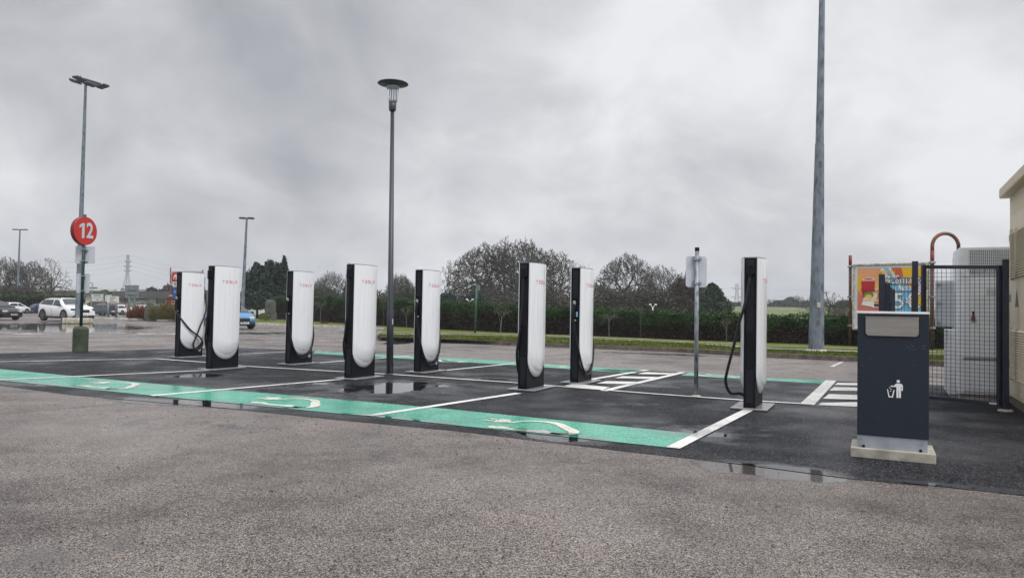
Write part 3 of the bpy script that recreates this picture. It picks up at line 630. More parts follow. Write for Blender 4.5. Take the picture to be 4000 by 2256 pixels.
def make_charger():
    root = empty('charging_post', (0, 0, 0))
    mb = MB(); mb.box((0, 0, 1.0), (CW-.012, CL-.02, 1.99)); bevel(mb.build('body', M['black_plastic'], root), .008)
    for sg in (1, -1):
        p = panel_mesh(sg).build('side_panel', M['white_panel'], root); wordmark(sg, p)
    # slim lid following the curved plan
    mb = MB(); n = 14; ys = [-E2+CL*i/n for i in range(n+1)]; f = lambda y: CW/2+.006+.068*(1-(2*y/CL)**2)
    ring = [(f(y), y) for y in ys] + [(-f(y), y) for y in reversed(ys)]; k = len(ring)
    mb.add([(x, y, z) for z in (1.986, 1.998) for x, y in ring], [tuple(range(k, 2*k)), tuple(reversed(range(k)))] + [(i, (i+1) % k, k+(i+1) % k, k+i) for i in range(k)])
    mb.build('lid', M['sign_grey'], root)
    for e in (1, -1):
        mb = MB(); yo = e*(E2-.002)
        for x in (-1, 1): mb.box((x*(CW/2-.016), yo, 1.0), (.026, .03, 1.96))
        mb.box((0, yo, 1.965), (CW-.006, .032, .034)); mb.box((0, yo, .04), (CW-.006, .032, .05))
        bevel(mb.build('end_frame', M['black_gloss'], root), .005)
    # outlet end (+y)
    MB().box((0, E2-.004, 1.37), (.102, .014, .72)).build('end_cover', M['dark_inset'], root); MB().box((0, E2-.004, .30), (.102, .014, .44)).build('end_cover', M['dark_inset'], root)
    mb = MB()
    for i in range(9): mb.box((0, E2-.004, .56+i*.052), (.102, .014, .045))
    mb.build('vent_grille', M['black_plastic'], root)
    mb = MB(); mb.box((0, E2+.015, 1.86), (.10, .05, .18)); bevel(mb.build('cable_outlet', M['dark_inset'], root), .01)
    mb = MB(); mb.box((0, E2+.055, 1.82), (.062, .05, .17)); bevel(mb.build('cable_gland', M['black_gloss'], root), .014, 3)
    # holster end (-y)
    bevel(MB().box((0, -E2+.001, 1.70), (.104, .02, .48)).build('end_cover', M['dark_inset'], root), .008); MB().box((0, -E2+.003, .56), (.102, .014, .96)).build('end_cover', M['dark_inset'], root)
    mb = MB(); mb.box((.02, -E2-.01, 1.21), (.075, .05, .28)); bevel(mb.build('holster', M['black_gloss'], root), .015)
    mb = MB(); mb.tube(catmull([(-.014, -E2-.06, 1.10), (-.014, -E2-.065, 1.2), (-.004, -E2-.062, 1.31), (.01, -E2-.04, 1.40)], 5), [.024]*4+[.027]*4+[.03]*4+[.033]*4, 12)
    hd = mb.build('connector', M['rubber'], root)
    mb = MB(); mb.box((.010, -E2-.078, 1.385), (.040, .012, .066), rx=.25); mb.build('connector_badge', M['label_grey'], hd)
    mb = MB(); mb.tube([(.018, -E2-.03, 1.085), (.018, -E2-.042, 1.085)], .014, 12); mb.build('status_light', M['label_grey'], root)
    mb = MB(); mb.tube([(CW/2-.008, .24, .165), (CW/2+.004, .24, .165)], .034, 16); sk = mb.build('round_sticker', M['white_paint'], root)
    mb = MB(); mb.box((CW/2+.006, .24, .165), (.005, .022, .026)); mb.build('icon', M['black_plastic'], sk)
    cable_mesh(CAB['std']).build('cable', M['rubber'], root)
    mb = MB(); mb.box((0, 0, .010), (.47, .80, .02)); bevel(mb.build('base_plate', M['plate_grey'], root), .006)
    return root
cabs = {}
def setcable(root, kind):
    for c in root.children:
        if c.name.startswith('cable') and not c.name.startswith('cable_'):
            if kind not in cabs:
                t = cable_mesh(CAB[kind]).build('cable', M['rubber']); cabs[kind] = t.data; bpy.data.objects.remove(t)
            c.data = cabs[kind]
proto = make_charger()
# base pixel of the near right-hand corner of the black end, for each post
CH_POS = [((2950.8, 1602.9), 'F', 'hang', 'rightmost white charging post, its black cable hanging in a wide loop on the left side'),
          ((2058.6, 1527), 'F', 'std', 'tall white charging post in the front row, in front of the largest bare tree'),
          ((1374.5, 1483), 'F', 'std', 'white charging post just left of the slim dark lamp post with the disc top'),
          ((828.5, 1446), 'F', 'std', 'white charging post in front of the blue car, leftmost of the front row'),
          ((2259.6, 1500), 'B', 'std', 'white charging post with a blue sticker beside the hatched bay'),
          ((1643.3, 1457.4), 'B', 'std', 'white charging post standing just right of the slim dark lamp post'),
          ((1137, 1425.6), 'B', 'std', 'white charging post with the dark evergreens and grey standing stone to its left'),
          ((702, 1398), 'B', 'loop', 'farthest left white charging post, its cable curled in a loop over the panel')]
RZ = -TH
for i, (bp, row, kind, lab) in enumerate(CH_POS):
    o = proto if i == 0 else copy_tree(proto)
    c = G(*bp); c = c - ROW*(CW/2-.006) + DEP*(CL/2-.01)
    o.location = (c.x, c.y, .012); o.rotation_euler = (0, 0, RZ + (math.pi if row == 'F' else 0))
    tag(o, lab, 'charger', 'white car charging posts in two rows')
    setcable(o, kind)
    if i == 4:
        mb = MB(); mb.box((.045, -E2-.037, 1.19), (.028, .006, .085)); mb.build('blue_sticker', M['label_blue'], o)

# ------------------------------------------------------------------ central lantern post
def lantern_post():
    b = G(1522, 1463); t = XZ(1533, 431, b.y+.02)
    root = empty('lamp_post', b, 0, 'slim dark grey lamp post with a disc topped glass lantern between the chargers', 'lamp post')
    H = t.z; d = (t-b); dx, dy = d.x, d.y
    mb = MB(); mb.tube([(0, 0, 0), (dx*.22, dy*.22, 1.2), (dx*.23, dy*.23, 1.23), (dx, dy, H)], [.066, .062, .055, .036], 18); mb.build('pole', M['pole_dark'], root)
    mb = MB(); mb.lathe([(.085, 0), (.085, .02), (.07, .03)], n=18); mb.build('base_collar', M['pole_dark'], root)
    mb = MB(); mb.box((.055*math.cos(-.6)+dx*.2, .055*math.sin(-.6)+dy*.2, 1.0), (.03, .03, .10)); mb.build('inspection_sticker', M['label_grey'], root)
    c = (dx, dy, H)
    mb = MB(); mb.lathe([(.05, -.02), (.066, 0), (.074, .155), (.06, .16)], c, 24); mb.build('neck', M['pole_dark'], root)
    mt, tt, bb = newmat('lantern_glass'); bb.inputs['Base Color'].default_value = (.92, .94, .96, 1); bb.inputs['Roughness'].default_value = .12
    bb.inputs['Transmission Weight'].default_value = .78; bb.inputs['IOR'].default_value = 1.15
    mb = MB(); mb.lathe([(.055, .15), (.085, .165), (.095, .20), (.112, .33), (.118, .44), (.124, .46)], c, 24); g = mb.build('lantern_glass', mt, root)
    mb = MB()
    for a in (.5, 2.1, 3.6, 5.2):
        ca, sa = math.cos(a), math.sin(a); mb.tube([(dx+.06*ca, dy+.06*sa, H+.16), (dx+.064*ca, dy+.064*sa, H+.2), (dx+.052*ca, dy+.052*sa, H+.44)], .0075, 6)
    mb.build('rods', M['pole_dark'], root)
    mb = MB(); mb.lathe([(.055, .15), (.052, .19), (.02, .2)], c, 20); mb.lathe([(.10, .42), (.105, .47)], c, 20); mb.build('lamp_holder', M['steel_plain'], root)
    mb = MB(); mb.lathe([(.10, .462), (.285, .50), (.292, .505), (.285, .515), (.15, .545), (.03, .555)], c, 36); mb.build('disc_cap', M['pole_dark'], root)
lantern_post()

# ------------------------------------------------------------------ tall galvanised mast on the right
def mast():
    b = G(3188, 1371, VZ); t = XZ(3212, -60, b.y+.1); d = t-b
    root = empty('light_mast', b, 0, 'tall tapering galvanised steel mast on the verge, running out of the top of the picture', 'mast')
    def r_at(s): return .25-.19*s if s < .553 else .134-.10*(s-.553)
    mb = MB()
    def pt(s): return (d.x*s, d.y*s, d.z*s)
    mb.tube([pt(0), pt(.56)], [r_at(0), r_at(.55)], 8, smooth=False)
    mb.tube([pt(.555), pt(1.0)], [r_at(.56), r_at(1.0)], 8, smooth=False); mb.build('pole', M['galv'], root)
    mb = MB(); mb.box((-.02, -.228, 1.45), (.10, .03, .15)); mb.build('label_plate', M['white_stone'], root)
    mb = MB(); mb.lathe([(.33, -.08), (.31, .05), (.22, .07)], n=10); mb.build('footing', M['white_stone'], root)
mast()

# ------------------------------------------------------------------ sign post seen from behind
def sign_post():
    b = G(2719, 1549); root = empty('sign_post', b, 0, 'galvanised post carrying a rounded white sign seen from behind, right of the hatched bay', 'sign post')
    sc = b.y/F_PX; H = XZ(2723, 966, b.y).z; 
    lean = (XZ(2723, 980, b.y).x-b.x)/H
    mb = MB(); mb.tube([(0, 0, 0), (lean*H, 0, H-.05)], .032, 16); mb.build('post', M['galv_post'], root)
    mb = MB(); mb.tube([(lean*H, 0, H-.052), (lean*H, 0, H)], .034, 16); mb.build('cap', M['black_plastic'], root)
    zt, zb = XZ(2724, 1000, b.y).z, XZ(2724, 1121, b.y).z; w = 82*sc; hh = zt-zb; r = .045
    pts = []
    for cx, cz, a0 in ((w/2-r, hh-r, 0), (-w/2+r, hh-r, 90), (-w/2+r, r, 180), (w/2-r, r, 270)):
        for k in range(5): a = rad(a0+k*22.5); pts.append((cx+r*math.cos(a), cz+r*math.sin(a)))
    mb = MB(); mb.plate(pts, (lean*zb, .045, zb), (1, 0, 0), (0, 0, 1), .004); mb.build('sign_board', M['sign_back'], root)
    for z in (zt-.05, zb+.055):
        mb = MB(); mb.box((lean*z, -.028, z), (.13, .022, .025)); mb.box((lean*z, .038, z+.03), (.11, .03, .02)); mb.box((lean*z+.05, 0, z), (.02, .06, .04)); mb.box((lean*z-.05, 0, z), (.02, .06, .03)); mb.build('bracket', M['galv_post'], root)
    mb = MB(); mb.lathe([(.075, -.01), (.07, .02), (.04, .03)], n=9); mb.build('footing', M['white_stone'], root)
sign_post()

# ------------------------------------------------------------------ row 12 marker
def marker12():
    b = G(313, 1373); root = empty('row_marker', b, 0, 'round red number 12 marker on a green pole standing in a mossy concrete block', 'sign')
    d0 = b.y; sc = d0/F_PX
    mb = MB(); w = .172
    mb.lathe([(w*1.06, 0), (w*1.08, .58), (w*.8, .635), (.06, .65)], n=8, smooth=False, rot=rad(22.5)); bevel(mb.build('concrete_block', M['moss'], root), .012)
    H = XZ(332, 838, d0).z; x1 = XZ(332, 838, d0).x - b.x
    mb = MB(); mb.tube([(0, 0, .6), (x1, 0, H)], .037, 14); mb.build('pole', M['green_pole'], root)
    at = lambda z: x1*z/H
    # two discs back to back with a drum between
    yaw = Vector((-.50, -.866, 0)); Nn = Vector((.965, -.26, 0)).normalized(); U = Vector((-Nn.y, Nn.x, 0)).normalized()
    z0 = XZ(333, 902, d0).z; c = Vector((at(z0)-.015, 0, z0)); R = .36
    def disc(cc, r, t, nm, mt):
        mbb = MB(); pts = [(r*math.cos(2*math.pi*k/40), r*math.sin(2*math.pi*k/40)) for k in range(40)]
        mbb.plate(pts, cc, U, (0, 0, 1), t); return mbb.build(nm, mt, root)
    disc(c-Nn*.04, R*.985, .08, 'drum', M['sign_maroon'])
    f = disc(c+Nn*.041, R, .02, 'sign_face', M['sign_red']); disc(c-Nn*.061, R, .02, 'sign_face', M['sign_red'])
    text_obj('2', .54, 'digit', M['sign_back'], f, c+Nn*.066+U*.125, U, (0, 0, 1), bold=.012, sx=.82)
    MB().plate([(-.12, -.19), (-.045, -.19), (-.045, .19), (-.115, .19), (-.20, .125), (-.20, .06), (-.12, .11)], c+Nn*.062, U, (0, 0, 1), .006).build('digit', M['sign_back'], f)
    def board(px0, py0, px1, py1, nm, y, round_=.02, mt='sign_back'):
        A, B = XZ(px0, py1, d0), XZ(px1, py0, d0); w, h = B.x-A.x, B.z-A.z; pts = []
        for cx, cz, a0 in ((w-round_, h-round_, 0), (round_, h-round_, 90), (round_, round_, 180), (w-round_, round_, 270)):
            for k in range(4): a = rad(a0+k*30); pts.append((cx+round_*math.cos(a), cz+round_*math.sin(a)))
        mbb = MB(); mbb.plate(pts, (A.x-b.x, y, A.z), (1, 0, 0), (0, 0, 1), .004); return mbb.build(nm, M[mt], root)
    board(289, 962, 368, 1028, 'sign_board', .05); board(293, 1068, 348, 1143, 'sign_board', .05, .05)
    for py in (974, 1018, 1077, 1135):
        z = XZ(325, py, d0).z; mb = MB(); mb.box((at(z), -.035, z), (.17 if py < 1050 else .12, .03, .022)); mb.box((at(z), .025, z-.02), (.19 if py < 1050 else .1, .03, .03)); mb.build('bracket', M['steel_plain'], root)
marker12()

# ------------------------------------------------------------------ distant light columns
def tee_light(px, pyb, pyt, lab, r0=.09, head='tee', lean=0):
    b = G(px, pyb); t = XZ(px+lean, pyt, b.y); H = t.z; x = t.x-b.x
    root = empty('light_column', b, 0, lab, 'light column')
    mb = MB(); mb.tube([(0, 0, 0), (x, 0, H)], [r0, r0*.45], 8, smooth=False); mb.build('pole', M['galv'], root)
    if head == 'tee':
        s = .55*b.y/60
        for sg in (-1, 1):
            mb = MB(); mb.box((x+sg*s*.62, 0, H+.02), (s*.9, .28, .12)); bevel(mb.build('lamp_head', M['pole_dark'], root), .03)
        mb = MB(); mb.box((x, 0, H), (s*.5, .08, .08)); mb.build('arm', M['pole_dark'], root)
    return root, x, H
tee_light(66, 1182+34, 897, 'grey light column with a two-headed lamp at the far left, above the parked cars', .16, lean=12)
tee_light(944, 1262, 853, 'light column with a two-headed lamp rising behind the charging post in front of the blue car', .15, lean=20)
def floodlight():
    root, x, H = tee_light(303, 1263, 325, 'tallest grey light column, with a cluster of floodlights, behind the number 12 marker', .165, head=None, lean=32)
    b = root.location
    mb = MB(); mb.bar((x-.35, -.25, H+.22), (x+.75, .25, H-.02), .13, .20); mb.bar((x, 0, H-.1), (x+.55, -.2, H-.22), .08); mb.build('crossbar', M['pole_dark'], root)
    for k, (dx, dy, dz, rz, ry) in enumerate(((-.55, -.1, .06, .3, .25), (.9, .2, -.12, -.3, -.2), (-.08, -.55, .10, 1.3, .1), (.55, -.5, -.22, 1.1, .1), (-.3, .5, .2, 1.7, 0))):
        mb = MB(); mb.box((x+dx, dy, H+dz), (.62, .42, .13), rz=rz, ry=ry); mb.box((x+dx*.8, dy*.8, H+dz+.12), (.10, .10, .14), rz=rz); bevel(mb.build('floodlight', M['pole_dark'], root), .045, 3)
    mb = MB(); mb.box((0, 0, .16), (1.15, 1.15, .32)); bevel(mb.build('plinth', M['white_stone'], root), .05)
floodlight()

# ------------------------------------------------------------------ litter bin
def litter_bin():
    A, B = G(3322, 1783), G(3652, 1807); u = ROW.copy(); v = DEP.copy(); rz = math.atan2(u.y, u.x)
    c = A + u*.335 + v*.25
    root = empty('litter_bin', c, rz, 'dark blue litter bin with a steel flap and white litter symbol on a concrete slab', 'litter bin')
    W0 = .67; pad = .088
    mb = MB(); mb.box((0, 0, pad/2), (W0, .50, pad)); bevel(mb.build('concrete_slab', M['concrete_pad'], root), .008)
    w, dp, H = .566, .40, 1.305; y0 = -dp/2-.012
    mb = MB(); mb.box((-.005, 0, pad+.055), (w-.01, dp-.01, .11)); s = bevel(mb.build('steel_skirt', M['steel_plain'], root), .003)
    for x in (-.25, .24):
        mb = MB(); mb.tube([(x-.005, y0+.012, pad+.075), (x-.005, y0+.002, pad+.075)], .007, 8); mb.tube([(x-.005, y0+.012, pad+.02), (x-.005, y0+.002, pad+.02)], .007, 8); mb.build('screw', M['galv_post'], s)
    for x in (-.23, .22): MB().tube([(x, y0+.012, pad+.012), (x, y0+.005, pad+.012)], .013, 10).build('drain_hole', M['black_plastic'], s)
    mb = MB(); rg = random.Random(4)
    for _ in range(16):
        x, z, L, a = rg.uniform(.10, .26), rg.uniform(.98, 1.02) if _ < 9 else rg.uniform(.3, 1.2), rg.uniform(.003, .012), rg.uniform(-1.2, 1.2); q = (x*(1 if _ < 9 else rg.choice((-1, 1))), y0+.0035, z)
        mb.bar(q, (q[0]+L*math.cos(a), q[1], z+L*math.sin(a)), .0016)
    mb.build('scratches', M['steel_plain'], root)
    mb = MB(); mb.box((0, 0, (pad+.112+H-.02)/2), (w, dp+.01, H-.02-pad-.112)); bevel(mb.build('body', M['navy'], root), .004)
    mb = MB(); mb.box((-.005, 0, H-.008), (w+.012, dp+.024, .020)); bevel(mb.build('top_rim', M['white_paint'], root), .003)
    # flap recess + flap with rounded lower corners
    fz0, fz1, fw, r = H-.215, H-.05, .42, .03
    mb = MB(); mb.box((-.007, y0+.006, (fz0+fz1)/2+.006), (fw+.012, .012, fz1-fz0+.008)); fr_ = mb.build('flap_recess', M['black_plastic'], root)
    pts = [(fw/2, fz1-fz0), (-fw/2, fz1-fz0)]
    for cx, a0 in ((-fw/2+r, 180), (fw/2-r, 270)):
        for k in range(6): a = rad(a0+k*18); pts.append((cx+r*math.cos(a), r+r*math.sin(a)))
    mb = MB(); mb.plate(pts, (-.007, y0-.001, fz0), (1, 0, 0), (0, 0, 1), .006); mb.box((-.007, y0-.005, fz1+.002), (fw+.006, .014, .008)); mb.build('flap', M['brushed'], root)
    # litter pictogram
    mb = MB(); O = (.01, y0+.0045, .548); k = .158
    def P(pts): mb.plate([(a*k, b*k) for a, b in pts], O, (1, 0, 0), (0, 0, 1), .002)
    def C(cx, cy, r, n=16): P([(cx+r*math.cos(2*math.pi*i/n), cy+r*math.sin(2*math.pi*i/n)) for i in range(n)])
    C(.22, .92, .085)
    P([(.12, .80), (.32, .80), (.40, .77), (.445, .70), (.445, .42), (.40, .39), (.375, .42), (.375, .66), (.355, .66), (.355, .03), (.33, 0), (.28, 0), (.25, .03), (.25, .40), (.235, .40), (.235, .03), (.21, 0), (.155, 0), (.13, .03), (.13, .60), (.03, .60+.0), (-.14, .60), (-.165, .635), (-.14, .67), (.0, .67)])
    P([(-.34, .44), (-.29, .46), (-.215, .07), (-.09, .07), (-.02, .43), (.04, .42), (-.04, .01), (-.26, .01)])
    for cx, cy in ((-.20, .55), (-.14, .47), (-.16, .36)):
        P([(cx-.035, cy-.01), (cx+.0, cy-.035), (cx+.038, cy+.005), (cx+.0, cy+.035)])
    mb.build('litter_symbol', M['white_paint'], root)
litter_bin()

# ------------------------------------------------------------------ transformer housing
UB = -DEP                                        # along the visible wall, towards the camera
def housing():
    c0 = G(3946, 1580); root = empty('transformer_housing', c0, 0, 'cream transformer housing with louvred doors and flat roof at the right edge', 'building')
    H = 3.05; L1, L2 = 4.2, 2.6; O = Vector((0, 0, 0))
    def pt(a, b, z): v = UB*a + ROW*b; return Vector((v.x, v.y, z))
    def bx(mb, a0, a1, b0, b1, z0, z1):
        vs = [pt(a, b, z) for a in (a0, a1) for b in (b0, b1) for z in (z0, z1)]
        mb.add(vs, [(0, 1, 3, 2), (4, 6, 7, 5), (0, 4, 5, 1), (2, 3, 7, 6), (0, 2, 6, 4), (1, 5, 7, 3)])
    mb = MB(); bx(mb, 0, L1, 0, L2, .14, H); mb.build('wall', M['cream'], root)
    mb = MB(); bx(mb, .02, L1, .02, L2, 0, .14); mb.build('plinth', M['cream_plinth'], root)
    mb = MB(); bx(mb, -.14, L1+.16, -.12, L2+.16, H-.01, H+.14); bevel(mb.build('roof', M['cream'], root), .02)
    mb = MB(); bx(mb, .24, 1.95, -.018, .0, .20, 2.72); dr = mb.build('door', M['cream_door'], root)
    mb = MB(); bx(mb, .32, 1.9, -.03, -.018, .30, 2.62); bevel(mb.build('door_panel', M['cream_door'], dr), .004)
    for z0, z1 in ((.42, 1.12), (1.82, 2.50)):
        mb = MB(); n = int((z1-z0)/.034)
        bx(mb, .45, 1.8, -.034, -.0301, z0, z1)
        mb.build('vent_backing', M['cream'], dr)
        mb = MB()
        for i in range(n):
            z = z0+.005+i*.034; vs = [pt(a, b, zz) for a in (.45, 1.8) for b, zz in ((-.036, z+.030), (-.036, z+.022), (-.062, z), (-.062, z+.008))]
            mb.add(vs, [(0, 1, 2, 3), (4, 7, 6, 5), (0, 4, 5, 1), (1, 5, 6, 2), (2, 6, 7, 3), (3, 7, 4, 0)])
        bx(mb, .43, .46, -.064, -.031, z0-.02, z1+.02); bx(mb, .86, .885, -.064, -.031, z0-.0, z1+.0)
        mb.build('louvre', M['cream_door'], dr)
    for z in (.55, 1.5, 2.05, 2.36):
        mb = MB(); bx(mb, .26, .29, -.05, -.018, z, z+.10); mb.build('hinge', M['steel_plain'], dr)
    mb = MB(); v = [pt(.66, -.033, 1.42), pt(.94, -.033, 1.42), pt(.80, -.033, 1.66), pt(.66, -.031, 1.42), pt(.94, -.031, 1.42), pt(.80, -.031, 1.66)]
    mb.add(v, [(0, 1, 2), (3, 5, 4), (0, 3, 4, 1), (1, 4, 5, 2), (2, 5, 3, 0)]); mb.build('warning_plate', M['cream_plinth'], dr)
housing()

# ------------------------------------------------------------------ fence, gate, cabinets
def mesh_panel(mb, a, b, z0, z1, sx, sz, w=.006):
    a, b = Vector(a), Vector(b); L = (b-a).length; n = max(1, round(L/sx))
    for i in range(n+1):
        p = a.lerp(b, i/n); mb.bar((p.x, p.y, z0), (p.x, p.y, z1), w)
    k = max(1, round((z1-z0)/sz))
    for j in range(k+1):
        z = z0+(z1-z0)*j/k; mb.bar((a.x, a.y, z), (b.x, b.y, z), w)
PB = AT(3573, 10.75); PA = AT(3443, 11.15); PD = AT(3489, 15.6); PC = G(3928, 1607)
gL = AT(3607, 10.85)
def fence():
    root = empty('mesh_fence', PA, 0, 'dark wire mesh fence panels and square posts behind the litter bin, left of the gate', 'fence')
    def post(p, H, w, nm='post'):
        q = p-PA; mb = MB(); mb.box((q.x, q.y, H/2), (w, w, H), rz=RZ); bevel(mb.build(nm, M['navy_frame'], root), .004)
    hA = XZ(3443, 1071, PA.y).z; hB = XZ(3573, 1020, PB.y).z; hD = XZ(3489, 1128, PD.y).z
    post(PA, hA, .085); post(PB, hB, .078); post(PD, hD, .06); post(PA.lerp(PD, .5), (hA+hD)/2, .06)
    q = PB-PA
    mb = MB(); mesh_panel(mb, (0, 0, 0), q, .08, hA-.06, .05, .2, .004)
    for z in (hA-.07, hA-.16, hA-.27, hA-.78): mb.bar((0, 0, z), (q.x, q.y, z), .007)
    mb.build('wire_panel', M['navy_frame'], root)
    q = PD-PA; mb = MB(); mesh_panel(mb, (0, 0, 0), q, .08, min(hA, hD)-.02, .05, .2, .012); mb.build('wire_panel', M['navy_frame'], root)
    for z in (1.1, hB-.35):
        p = PB-PA; mb = MB(); mb.box((p.x-.01, p.y-.05, z), (.06, .05, .03), rz=RZ); mb.build('clamp', M['navy_frame'], root)
fence()
def gate():
    root = empty('mesh_gate', PC, 0, 'dark framed gate filled with square wire mesh between bin and cream housing', 'gate')
    a = gL-PC; b = AT(3905, 10.12)-PC; hL = XZ(3607, 1034, gL.y).z; hR = XZ(3907, 1035, 10.12).z; d = (b-a).normalized()
    fw = .045
    mb = MB()
    mb.bar((a.x, a.y, .07), (a.x, a.y, hL), fw+.01); mb.bar((b.x, b.y, .07), (b.x, b.y, hR), fw+.015)
    mb.bar((a.x, a.y, hL-.03), (b.x, b.y, hR-.03), fw, .05); mb.bar((a.x, a.y, .10), (b.x, b.y, .10), fw, .05); bevel(mb.build('frame', M['navy_frame'], root), .003)
    mb = MB(); n = 16; H = (hL+hR)/2
    for i in range(1, n): p = a.lerp(b, i/n); mb.bar((p.x, p.y, .11), (p.x, p.y, H-.05), .0046)
    k = 33
    for j in range(1, k): z = .11+(H-.16)*j/k; mb.bar((a.x, a.y, z), (b.x, b.y, z), .0046)
    mb.build('wire_mesh', M['navy_frame'], root)
    HC = XZ(3928, 1012, PC.y).z
    mb = MB(); mb.box((0, 0, HC/2), (.075, .075, HC), rz=RZ); bevel(mb.build('gate_post', M['navy_frame'], root), .004)
    mb = MB(); mb.bar((b.x, b.y, hR-.06), (0, 0, hR-.06), .03); mb.bar((b.x, b.y, .18), (0, 0, .18), .03); mb.build('hinge', M['galv_post'], root)
    mb = MB(); p = a.lerp(b, .9); mb.box((p.x, p.y-.03, .10), (.09, .008, .025), rz=math.atan2(d.y, d.x)); mb.build('maker_tag', M['label_grey'], root)
    mb = MB(); mb.lathe([(.10, .0), (.09, .03), (.05, .035)], n=9); mb.build('footing', M['concrete'], root)
gate()
def cabinet():
    c0 = G(3746, 1562); root = empty('power_cabinet', c0, 0, 'large white power cabinet with a cooling grille behind the mesh gate', 'cabinet')
    def pt(a, b, z): v = ROW*a + DEP*b; return Vector((v.x, v.y, z))
    def bx(mb, a0, a1, b0, b1, z0, z1):
        vs = [pt(a, b, z) for a in (a0, a1) for b in (b0, b1) for z in (z0, z1)]
        mb.add(vs, [(0, 1, 3, 2), (4, 6, 7, 5), (0, 4, 5, 1), (2, 3, 7, 6), (0, 2, 6, 4), (1, 5, 7, 3)]); return mb
    Ht = XZ(3750, 966, c0.y).z
    bevel(bx(MB(), 0, 1.7, 0, 1.0, .10, Ht).build('body', M['white_cab'], root), .01)
    bevel(bx(MB(), .06, 1.6, -.02, 0, .15, .62).build('lower_panel', M['white_cab'], root), .004)
    dr = bevel(bx(MB(), .06, 1.6, -.028, 0, .66, Ht-.46).build('door', M['white_cab'], root), .005)
    for z in (.90, 1.22, 1.54): bx(MB(), .10, 1.56, -.030, -.0282, z, z+.006).build('panel_seam', M['grey_cab'], dr)
    bx(MB(), .85, .862, -.031, -.0285, .70, Ht-.5).build('panel_seam', M['dark_inset'], dr); bx(MB(), .35, .47, -.031, -.0285, 1.60, 1.70).build('label_plate', M['label_grey'], dr); bx(MB(), .05, 1.62, -.021, .0, .625, .640).build('gap', M['sign_grey'], root); bx(MB(), .04, 1.62, -.004, .0, Ht-.455, Ht-.445).build('gap', M['sign_grey'], root)
    bx(MB(), .17, .19, -.05, -.028, 1.28, 1.36).build('lock', M['black_plastic'], dr)
    bx(MB(), .155, .205, -.06, -.04, 1.21, 1.28).build('padlock', M['rust_arch'], dr)
    g = bx(MB(), .13, 1.6, -.012, 0, Ht-.39, Ht-.04).build('grille_backing', M['dark_inset'], root)
    mb = MB()
    for i in range(61): a = .13+i*.0245; bx(mb, a, a+.009, -.024, -.013, Ht-.39, Ht-.04)
    for i in range(16): z = Ht-.39+i*.0226; bx(mb, .13, 1.6, -.030, -.0245, z, z+.008)
    mb.build('grille', M['white_cab'], g)
    mb = MB(); bx(mb, -.012, .0, .02, .98, .2, Ht-.1); mb.build('side_panel', M['white_cab'], root)
    bx(MB(), .02, 1.7, .05, .95, 0, .10).build('plinth', M['concrete'], root)
    mb = MB(); v = pt(.05, 0, Ht); mb.tube([(v.x, v.y+.1, Ht-.01), (v.x, v.y+.1, Ht+.07)], .02, 10); mb.build('beacon', M['navy_frame'], root)
    mb = MB()
    for a in (.15, .62, 1.1): 
        for z in (.25, .5): v = pt(a, -.022, z); mb.tube([v, v-DEP*.006], .008, 8)
    mb.build('bolt', M['steel_plain'], root)
    # smaller grey box hung on the side of it
    c1 = AT(3706, 11.95); r2 = empty('switch_box', (c1.x, c1.y, 0), 0, 'grey switch box with hinges hung at the left of the white power cabinet', 'electrical box')
    z0, z1 = XZ(3706, 1277, c1.y).z, XZ(3706, 1096, c1.y).z
    bevel(bx(MB(), -.18, .14, 0, .22, z0, z1).build('box', M['grey_cab'], r2), .012)
    bevel(bx(MB(), -.16, .12, -.012, 0, z0+.02, z1-.02).build('door', M['grey_cab'], r2), .005)
    for z in (z0+.06, (z0+z1)/2, z1-.08): bx(MB(), -.17, -.12, -.04, -.012, z, z+.04).build('hinge', M['steel_plain'], r2)
    mb = MB(); bx(mb, .145, .165, -.02, .02, z0-.02, z1+.04); mb.build('conduit', M['black_plastic'], r2)
    mb = MB(); v = pt(0, .1, z0-.03); mb.tube([v, v+Vector((0, 0, .04))], .05, 10); mb.build('cable_entry', M['black_plastic'], r2)
    # lower white cabinet body to the left
    c2 = G(3694, 1537); r3 = empty('low_cabinet', (c2.x, c2.y, 0), 0, 'plain white lower cabinet under the grey switch box', 'cabinet')
    z1 = XZ(3700, 1285, c2.y).z
    bevel(bx(MB(), 0, .30, -.62, .35, .05, z1).build('body', M['white_cab'], r3), .01); bx(MB(), .02, .28, -.6, .3, 0, .05).build('plinth', M['concrete'], r3)
    bx(MB(), .02, .03, -.626, -.62, .15, z1-.08).build('door_seam', M['grey_cab'], r3)
cabinet()

